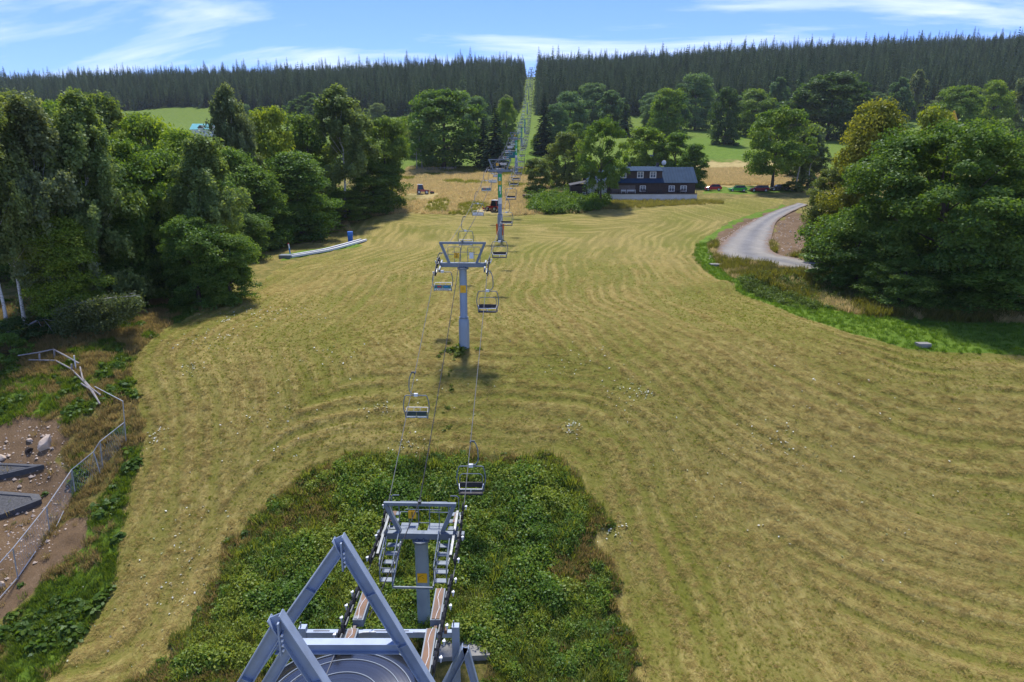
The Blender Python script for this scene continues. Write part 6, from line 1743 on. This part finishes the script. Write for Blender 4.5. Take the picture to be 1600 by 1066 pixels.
# excavator above the great ash
p = atY(1503, 190, 205); p.z = gz(p.x, p.y)
M_EXY = pm('machine_yellow', (0.75, 0.42, 0.01), 0.45, 0, 0.1, 2)
zt_ = atY(1503, 172, 205).z - p.z
ex = empty('yellow_excavator', p, R(20), 'yellow digger with a white cab behind the top of the great ash', 'excavator')
for sx in (-1, 1):
    m = MB(); m.prism([(-1.6, 0.1), (-1.8, 0.5), (-1.5, 0.85), (1.5, 0.85), (1.8, 0.5), (1.6, 0.1)], sx * 1.1 - 0.3, sx * 1.1 + 0.3); m.build('track', M_RUBBER, ex)
m = MB(); m.prism([(-1.7, 0.95), (-1.7, 2.1), (-0.4, 2.2), (1.2, 1.6), (1.2, 0.95)], -1.2, 1.2); m.build('body', M_EXY, ex)
m = MB(); m.prism([(-0.3, 1.6), (-0.3, 3.0), (0.8, 3.0), (1.1, 1.6)], -1.2, -0.1); m.build('cab', M_WHITE, ex)
m = MB(); m.tube([(0.5, 1.0, 1.6), (0.5, 2.2, zt_ * 0.85), (0.5, 3.4, zt_)], [0.35, 0.4, 0.25], 6); ab = m.build('boom', M_EXY, ex)
m = MB(); m.tube([(0.5, 3.3, zt_), (0.5, 4.3, zt_ * 0.6), (0.5, 4.4, zt_ * 0.5)], [0.25, 0.2, 0.3], 6); m.build('stick', M_EXY, ab)

# low paddock fence at the top of the uncut slope
q0, q1 = G(664, 267.5), G(712, 266)
pf = empty('paddock_fence', q0, 0, 'low weathered paddock fence in front of the large round tree', 'fence')
n_ = 9
for i in range(n_):
    p = q0.lerp(q1, i / (n_ - 1)); z_ = gz(p.x, p.y) - q0.z
    m = MB(); m.bar((p.x - q0.x, p.y - q0.y, z_ - 0.3), (p.x - q0.x + 0.04 * (i % 3), p.y - q0.y, z_ + 1.15), 0.16, 0.16, (0, 1, 0)); m.build('post', M_OLDWOOD, pf)
    if i:
        pp = q0.lerp(q1, (i - 1) / (n_ - 1)); zp = gz(pp.x, pp.y) - q0.z
        for hh in (0.45, 0.9):
            m = MB(); m.bar((pp.x - q0.x, pp.y - q0.y - 0.1, zp + hh), (p.x - q0.x, p.y - q0.y - 0.1, z_ + hh), 0.05, 0.11); m.build('rail', M_OLDWOOD, pf)
# ------------------------------------------------------------------ ground cover
cr_ = np.random.default_rng(2024)
def tuft_mesh(name, n, h, spread, wid, seed, lie=0.0, mat=None):
    rng = np.random.default_rng(seed)
    V = np.empty((n, 4, 3)); a = rng.random(n) * 6.283; r = spread * np.sqrt(rng.random(n))
    b = np.stack([np.cos(a) * r, np.sin(a) * r, np.zeros(n)], 1)
    L = h * rng.uniform(0.55, 1.15, n); dr = rng.random(n) * 6.283; ln = rng.uniform(0.15, 0.6, n) + lie
    d = np.stack([np.cos(dr) * ln, np.sin(dr) * ln, np.full(n, 1.0 if lie < 1 else 0.18)], 1); d = unit(d)
    s = unit(np.stack([-d[:, 1], d[:, 0], np.zeros(n) + 1e-3], 1)) * wid * rng.uniform(0.7, 1.3, n)[:, None]
    V[:, 0] = b - s * 0.5; V[:, 1] = b + s * 0.5
    tip = b + d * L[:, None] + np.stack([np.cos(dr), np.sin(dr), -np.ones(n) * 0.4], 1) * (L * 0.18)[:, None]
    V[:, 2] = tip + s * 0.2; V[:, 3] = tip - s * 0.2
    return np_mesh(name, V.reshape(-1, 3), np.arange(4 * n).reshape(n, 4), mat or M_LEAF, {'tone': ('FACE', 'FLOAT', rng.random(n))})
def clump_mesh(name, n, rad, hgt, leaf, seed, up=0.5):
    rng = np.random.default_rng(seed)
    d = rdir(n, rng); d[:, 2] = np.abs(d[:, 2]); rr0 = rng.uniform(0.35, 1.05, n)
    P = d * rr0[:, None] * np.array([rad, rad, hgt])
    N = unit(d * 0.5 + np.array([0, 0, up]) + rng.normal(size=P.shape) * 0.45)
    tone = np.clip(0.5 + 0.9 * (rng.random(n) - 0.5), 0, 1)
    return crown_mesh(name, P, N, leaf * rng.uniform(0.6, 1.4, n), tone, M_LEAF, rng, 1.5)
S_DTUFT = [loose('dry_tuft_source', tuft_mesh('dry_tuft', 22, 0.34, 0.20, 0.03, s, mat=M_DRYG)) for s in (1, 2, 3)]
S_DTALL = [loose('dry_tall_source', tuft_mesh('dry_tall_tuft', 30, 0.62, 0.34, 0.035, s, mat=M_DRYG)) for s in (4, 5, 6)]
S_TUFT = [loose('tuft_source', tuft_mesh('tuft', 22, 0.34, 0.20, 0.03, s)) for s in (1, 2, 3)]
S_TALL = [loose('tall_source', tuft_mesh('tall_tuft', 26, 0.75, 0.30, 0.04, s)) for s in (4, 5, 6)]
S_HAY = [loose('hay_source', tuft_mesh('hay', 20, 0.21, 0.26, 0.014, s, 1.6, M_DRYG)) for s in (7, 8, 9, 10)]
S_BRUSH = [loose('brush_source', clump_mesh('brush', 210, 0.55, hh, lf, s)) for s, hh, lf in ((11, 0.62, 0.075), (12, 0.42, 0.06), (13, 0.85, 0.08), (14, 0.55, 0.10), (24, 0.32, 0.06))]
S_WEED = [loose('weed_source', clump_mesh('weed', 46, 0.34, 0.26, 0.15, s, 0.9)) for s in (15, 16, 17)]
def sample(n, x0, x1, y0, y1):
    return cr_.uniform(x0, x1, n), cr_.uniform(y0, y1, n)
def in_view(X, Y, m=240):
    z = gzm(X, Y); dep = Y * _cp - (z - CAM_Z) * _sp
    u = CXP + FPX * X / dep; v = CYP - FPX * (Y * _sp + (z - CAM_Z) * _cp) / dep
    return (u > -m) & (u < 1600 + m) & (v < 1066 + m)
def cover(name, X, Y, sc, src, col, label, sink=0.03, rot=None, flat=1.0):
    z = gzm(X, Y); n = len(X)
    s3 = np.stack([sc, sc, sc * flat * cr_.uniform(0.8, 1.2, n)], 1)
    o = scatter(name, np.stack([X, Y, z - sink], 1), cr_.uniform(0, 6.283, n) if rot is None else rot, sc, src, cr_.integers(0, len(src), n), label, tilt=cr_.normal(size=(n, 2)) * 0.12, scl3=s3)
    o.color = (*col, 1)
    return o
# brush on the bank round the station
X, Y = sample(26000, -22, 10, 26, 44)
d_ = sd(X, Y, O_BRUSH); nz = VA.fbm(X * 0.33 + 9, Y * 0.33, 3) ; nz2 = VB.fbm(X * 0.9, Y * 0.9, 2)
# bare dry grass in the upper left part of the bank and along its edges
bx, by = G(470, 800)[:2]; bald = np.exp(-(((X - bx) / 3.4) ** 2 + ((Y - by) / 2.2) ** 2)) + 0.8 * np.exp(-(((X - G(900, 900).x) / 1.6) ** 2 + ((Y - G(900, 900).y) / 1.3) ** 2)) + 0.55 * np.exp(-(((X - G(560, 900).x) / 2.0) ** 2 + ((Y - G(560, 900).y) / 1.5) ** 2))
padx, pady = G(715, 1040)[:2]
lawn = np.exp(-(((X - padx) / 2.6) ** 2 + ((Y - pady) / 2.0) ** 2))
edge = d_ + (VB.fbm(X * 0.8, Y * 0.8, 3) - 0.5) * 2.6
fld = nz + 0.22 * nz2 + 0.22 * np.clip(d_ / 3, 0, 1) - 0.55 * bald - 0.9 * lawn
keep = (edge > 0.35) & (fld > 0.53)
kx, ky = X[keep][:5600], Y[keep][:5600]
hgt = 0.35 + 1.3 * VA.fbm(kx * 0.8 + 4, ky * 0.8, 2)
sc = cr_.uniform(0.6, 1.1, len(kx)) * hgt * np.clip(0.62 + 0.25 * sd(kx, ky, O_BRUSH), 0.55, 1.1)
tint_ = VB.fbm(kx * 0.45 + 30, ky * 0.45, 3) + cr_.normal(size=len(kx)) * 0.10
for nm, lo_, hi_, c_, lb_ in (('raspberry_thicket', -9, 0.46, (0.120, 0.215, 0.026), 'deep green leafy thicket on the bank round the station'), ('nettle_thicket', 0.46, 0.58, (0.170, 0.270, 0.030), 'mid green nettles in the thicket on the bank'), ('pale_weeds', 0.58, 9, (0.245, 0.310, 0.040), 'yellow-green weeds in the thicket on the bank')):
    k = (tint_ >= lo_) & (tint_ < hi_)
    cover(nm, kx[k], ky[k], sc[k], S_BRUSH, c_, lb_)
rest = (edge > -0.15) & (~keep | (cr_.random(len(X)) < 0.12)) & (lawn < 0.6)
rx_, ry_ = X[rest][:11000], Y[rest][:11000]
h1 = cr_.random(len(rx_)); n3 = VA.fbm(rx_ * 0.5, ry_ * 0.5, 2)
k1 = (h1 + 0.6 * (n3 - 0.5)) < 0.42; k2 = ~k1 & (h1 < 0.8); k3 = ~k1 & ~k2
cover('dry_bank_grass', rx_[k1], ry_[k1], cr_.uniform(0.8, 1.6, k1.sum()), S_DTUFT, (0.33, 0.255, 0.095), 'dry reddish grass among the thicket on the bank')
cover('green_bank_grass', rx_[k2], ry_[k2], cr_.uniform(0.8, 1.5, k2.sum()), S_TUFT, (0.20, 0.24, 0.04), 'olive green grass among the thicket on the bank')
gx4 = cr_.random(len(kx)) < 0.22
cover('tall_bank_grass', kx[gx4], ky[gx4] + 0.1, cr_.uniform(0.7, 1.25, gx4.sum()), S_TALL, (0.21, 0.25, 0.05), 'tall grass stalks poking out of the thicket on the bank')
cover('bank_herbs', rx_[k3], ry_[k3], cr_.uniform(0.5, 1.1, k3.sum()), S_WEED, (0.115, 0.185, 0.022), 'low leafy herbs among the grass on the bank')
# hay on the mown meadow, lying along the mower's rows
X, Y = sample(400000, -38, 84, 25, 110)
k = in_view(X, Y); X, Y = X[k], Y[k]
k = (sd(X, Y, O_MOWN) > 0.1) & (sd(X, Y, O_BRUSH) < -0.1); X, Y = X[k], Y[k]
ph, sa = rows_field(X, Y); ph = ph + (VB.fbm(X * 0.12, Y * 0.12) - 0.5) * 1.3
rowf = row_band(ph, sa)
k = cr_.random(len(X)) < np.clip((rowf - 0.05) * 1.3, 0.2, 1) * np.clip((112 - Y) / 60, 0, 1); X, Y, ph = X[k], Y[k], ph[k]
w3 = np.clip(0.75 * cr_.random(len(X)) + 0.75 * (0.58 - rowf[k]) + 1.1 * (VA.fbm(X * 0.09 + 21, Y * 0.13, 3) - 0.5), 0, 0.999)
for nm, a0, a1, c, lb in (('straw', 0.0, 0.40, (0.44, 0.355, 0.135), 'pale cut straw lying on the mown meadow'), ('hay', 0.40, 0.62, (0.32, 0.255, 0.078), 'brownish hay lying on the mown meadow'), ('stubble', 0.62, 1.0, (0.225, 0.260, 0.030), 'green stubble sprouting through the hay')):
    k = (w3 >= a0) & (w3 < a1)
    cover(nm, X[k], Y[k], cr_.uniform(0.6, 1.25, k.sum()), S_HAY if nm != 'stubble' else S_TUFT, c, lb, 0.0, flat=0.55 if nm == 'stubble' else 1.0) if nm != 'stubble' else cover(nm, X[k], Y[k], cr_.uniform(0.2, 0.42, k.sum()), S_TUFT, c, lb, 0.01)
# rough verges: left of the meadow, under the copse, right-hand strip, spoil bank
X, Y = sample(48000, -52, -6, 25, 72)
k = in_view(X, Y) & (sd(X, Y, O_MOWN) < 0.05); X, Y = X[k], Y[k]
dm = np.max([sd(X, Y, o) for o in O_DIRT[:2]], 0); k = (dm < -0.1) | (cr_.random(len(X)) < 0.03); X, Y = X[k], Y[k]
gr_ = np.max([sd(X, Y, o) for o in (O_GREEN[7], O_GREEN[8])], 0) > -0.3
nz = VA.fbm(X * 0.5, Y * 0.5, 3)
g1 = gr_ & (nz > 0.36); g2 = ~gr_ & (nz > 0.56); g3 = ~g1 & ~g2
cover('verge_grass', X[g1 | g2], Y[g1 | g2], cr_.uniform(0.6, 1.25, (g1 | g2).sum()), S_TUFT, (0.125, 0.190, 0.022), 'green verge grass between the wire fence and the meadow')
t3 = g3 & (cr_.random(len(X)) < 0.75)
cover('dry_verge_grass', X[t3], Y[t3], cr_.uniform(0.7, 1.5, t3.sum()), S_DTUFT, (0.32, 0.25, 0.095), 'dry straw-coloured grass along the foot of the copse')
w1 = (nz > 0.60) & (cr_.random(len(X)) < 0.25)
cover('verge_weeds', X[w1], Y[w1], cr_.uniform(0.7, 1.6, w1.sum()), S_WEED, (0.095, 0.165, 0.020), 'leafy weeds on the verge by the wire fence')
X, Y = sample(30000, 22, 75, 52, 112)
k = in_view(X, Y) & (sd(X, Y, O_MOWN) < 0.0); X, Y = X[k], Y[k]
gs = np.max([sd(X, Y, o) for o in O_GREEN[:1]], 0); dm = np.max([sd(X, Y, o) for o in O_DIRT[2:]], 0)
rd = np.array([[p.x, p.y] for p in eo] + [[p.x, p.y] for p in reversed(ei)])
rs_ = sd(X, Y, rd)
k = (rs_ < -0.2) & (dm < 0.1); X, Y, gs = X[k], Y[k], gs[k]
nz = VB.fbm(X * 0.4, Y * 0.4, 3)
a = gs > -0.2
cover('strip_grass', X[a], Y[a], cr_.uniform(0.5, 1.0, a.sum()), S_TUFT, (0.115, 0.210, 0.018), 'lush green grass strip bordering the meadow below the road')
b = ~a & (nz > 0.5)
cover('bank_grass', X[b], Y[b], cr_.uniform(0.8, 1.6, b.sum()), S_TALL, (0.165, 0.165, 0.040), 'tall olive grass on the spoil bank by the road')
c = ~a & (nz <= 0.5)
cover('dry_bank_tufts', X[c], Y[c], cr_.uniform(0.6, 1.3, c.sum()), S_DTALL, (0.54, 0.44, 0.205), 'tall dry grass on the spoil bank by the road')
mx_, my_ = G(1250, 455)[:2]
X, Y = cr_.normal(mx_, 5.0, 1700), cr_.normal(my_, 2.6, 1700)
k = (sd(X, Y, rd) < -0.5) & (sd(X, Y, O_MOWN) < -1.0)
cover('bank_weeds', X[k], Y[k], cr_.uniform(0.5, 1.2, k.sum()), S_BRUSH, (0.125, 0.185, 0.030), 'dark leafy weeds covering the spoil bank')
# tall dry grass of the uncut slope behind the third tower and the hay field behind the cars
X, Y = sample(17000, -34, 14, 122, 232)
k = in_view(X, Y) & (sd(X, Y, O_MOWN) < -0.3) & (np.abs(X - lift_x(Y)) < 45); X, Y = X[k], Y[k]
k = np.ones(len(X), bool)
for tx_, ty2 in (G(660, 303)[:2], G(771, 329.5)[:2]): k &= ~((np.abs(X - tx_) < 3.5) & (Y < ty2 + 1.5) & (Y > ty2 - 9))
X, Y = X[k], Y[k]
nz = VA.fbm(X * 0.13, Y * 0.09, 3); a = nz > 0.46
cover('uncut_dry_grass', X[a], Y[a], cr_.uniform(0.7, 1.35, a.sum()), S_DTALL, (0.60, 0.485, 0.23), 'tall dry golden grass on the uncut slope by the lift')
cover('uncut_green_grass', X[~a], Y[~a], cr_.uniform(0.5, 1.0, (~a).sum()), S_TALL, (0.20, 0.215, 0.045), 'greener uncut grass on the slope by the lift')
X, Y = sample(14000, 36, 96, 180, 228)
k = in_view(X, Y) & (sd(X, Y, O_MOWN) < -2) & (np.max([sd(X, Y, o) for o in O_GREEN[1:3]], 0) < -0.5); X, Y = X[k], Y[k]
cover('hay_field_grass', X, Y, cr_.uniform(0.8, 1.5, len(X)), S_DTALL, (0.60, 0.485, 0.235), 'tall golden grass of the hay field behind the cars')
# knotweed below the farmhouse, weeds along its plinth
kp = outline([(826, 312), (880, 305), (950, 308), (952, 322), (920, 330), (860, 335), (828, 330)])
lo, hi = kp.min(0), kp.max(0); X, Y = sample(2600, lo[0], hi[0], lo[1], hi[1]); k = inside(X, Y, kp); X, Y = X[k][:620], Y[k][:620]
cover('knotweed', X, Y, cr_.uniform(1.5, 3.0, len(X)), S_BRUSH, (0.115, 0.200, 0.020), 'lush green knotweed below the left end of the farmhouse')
kp2 = outline([(950, 314), (1095, 313), (1130, 308), (1130, 318), (1000, 325), (940, 328)])
lo, hi = kp2.min(0), kp2.max(0); X, Y = sample(5200, lo[0], hi[0], lo[1], hi[1]); k = inside(X, Y, kp2) & (Y < Yh - 0.3); X, Y = X[k][:1300], Y[k][:1300]
cover('plinth_grass', X, Y, cr_.uniform(0.4, 1.0, len(X)), S_TALL, (0.25, 0.235, 0.075), 'long grass in front of the farmhouse plinth')
# weeds at the foot of the second tower and along its line
tx, ty_ = lift_x(TOW[1][0]), TOW[1][0]
X = np.concatenate([cr_.normal(tx - 0.5, 0.7, 26), np.linspace(tx - 0.8, lift_x(46) - 0.6, 14) + cr_.normal(size=14) * 0.35]); Y = np.concatenate([cr_.normal(ty_ - 0.7, 0.5, 26), np.linspace(ty_ - 1, 46, 14) + cr_.normal(size=14) * 0.5])
cover('tower_weeds', X, Y, np.concatenate([cr_.uniform(0.6, 1.5, 26), cr_.uniform(0.3, 0.8, 14)]), S_WEED, (0.16, 0.205, 0.026), 'yellowish weeds at the foot of the second lift tower')
# cut dock leaves: small pale and rusty scraps in patches on the meadow
cx2, cy2 = [], []
for px, py, n, s in ((320, 530, 120, 1.6), (300, 577, 40, 0.5), (355, 500, 40, 0.5), (240, 682, 46, 0.6), (430, 490, 120, 2.4), (470, 785, 30, 0.6), (640, 700, 60, 0.8), (590, 640, 46, 0.7), (890, 668, 60, 0.4), (985, 615, 60, 1.1), (1010, 615, 26, 0.3), (960, 830, 40, 0.6), (1220, 690, 60, 1.2), (420, 660, 70, 2.5), (330, 850, 80, 2.2), (260, 940, 70, 2.0), (1130, 760, 40, 3), (1300, 600, 60, 3), (700, 620, 40, 2), (900, 560, 60, 2.5), (520, 560, 60, 2.5), (1400, 800, 60, 5)):
    p = G(px, py); cx2.append(cr_.normal(p.x, s, n)); cy2.append(cr_.normal(p.y, s * 0.8, n))
X, Y = np.concatenate(cx2), np.concatenate(cy2)
P = np.stack([X, Y, gzm(X, Y) + 0.06], 1); n = len(X)
V, Q = leaf_quads(P, unit(cr_.normal(size=(n, 3)) * 0.35 + np.array([0, 0, 1.0])), cr_.uniform(0.04, 0.13, n) , 1.7, cr_)
t = NT('cut_leaf'); tn = t.attr('tone').outputs['Fac']
t.bsdf(t.ramp(tn, [(0.0, (0.20, 0.07, 0.025)), (0.15, (0.13, 0.17, 0.03)), (0.42, (0.40, 0.42, 0.26)), (0.85, (0.62, 0.63, 0.55))]), 0.8)
o = inst('cut_leaves', np_mesh('cut_leaves', V, Q, t.m, {'tone': ('FACE', 'FLOAT', cr_.random(n))})); tag(o, 'pale scraps of cut dock leaves scattered over the mown meadow', None, None, 'stuff')

# ------------------------------------------------------------------ summer haze: one box of thin air round everything
m = MB(); m.box((0, 1500, 60), (4700, 3300, 480)); hz_o = m.build('haze', None)
t = NT('thin_haze'); pv = t.n('ShaderNodeVolumePrincipled'); pv.inputs['Color'].default_value = (0.80, 0.88, 1.0, 1); pv.inputs['Density'].default_value = 0.00008; pv.inputs['Anisotropy'].default_value = 0.2
t.l(pv.outputs[0], t.out.inputs['Volume']); hz_o.data.materials.append(t.m)
tag(hz_o, 'thin bluish summer haze over the valley', None, None, 'stuff')
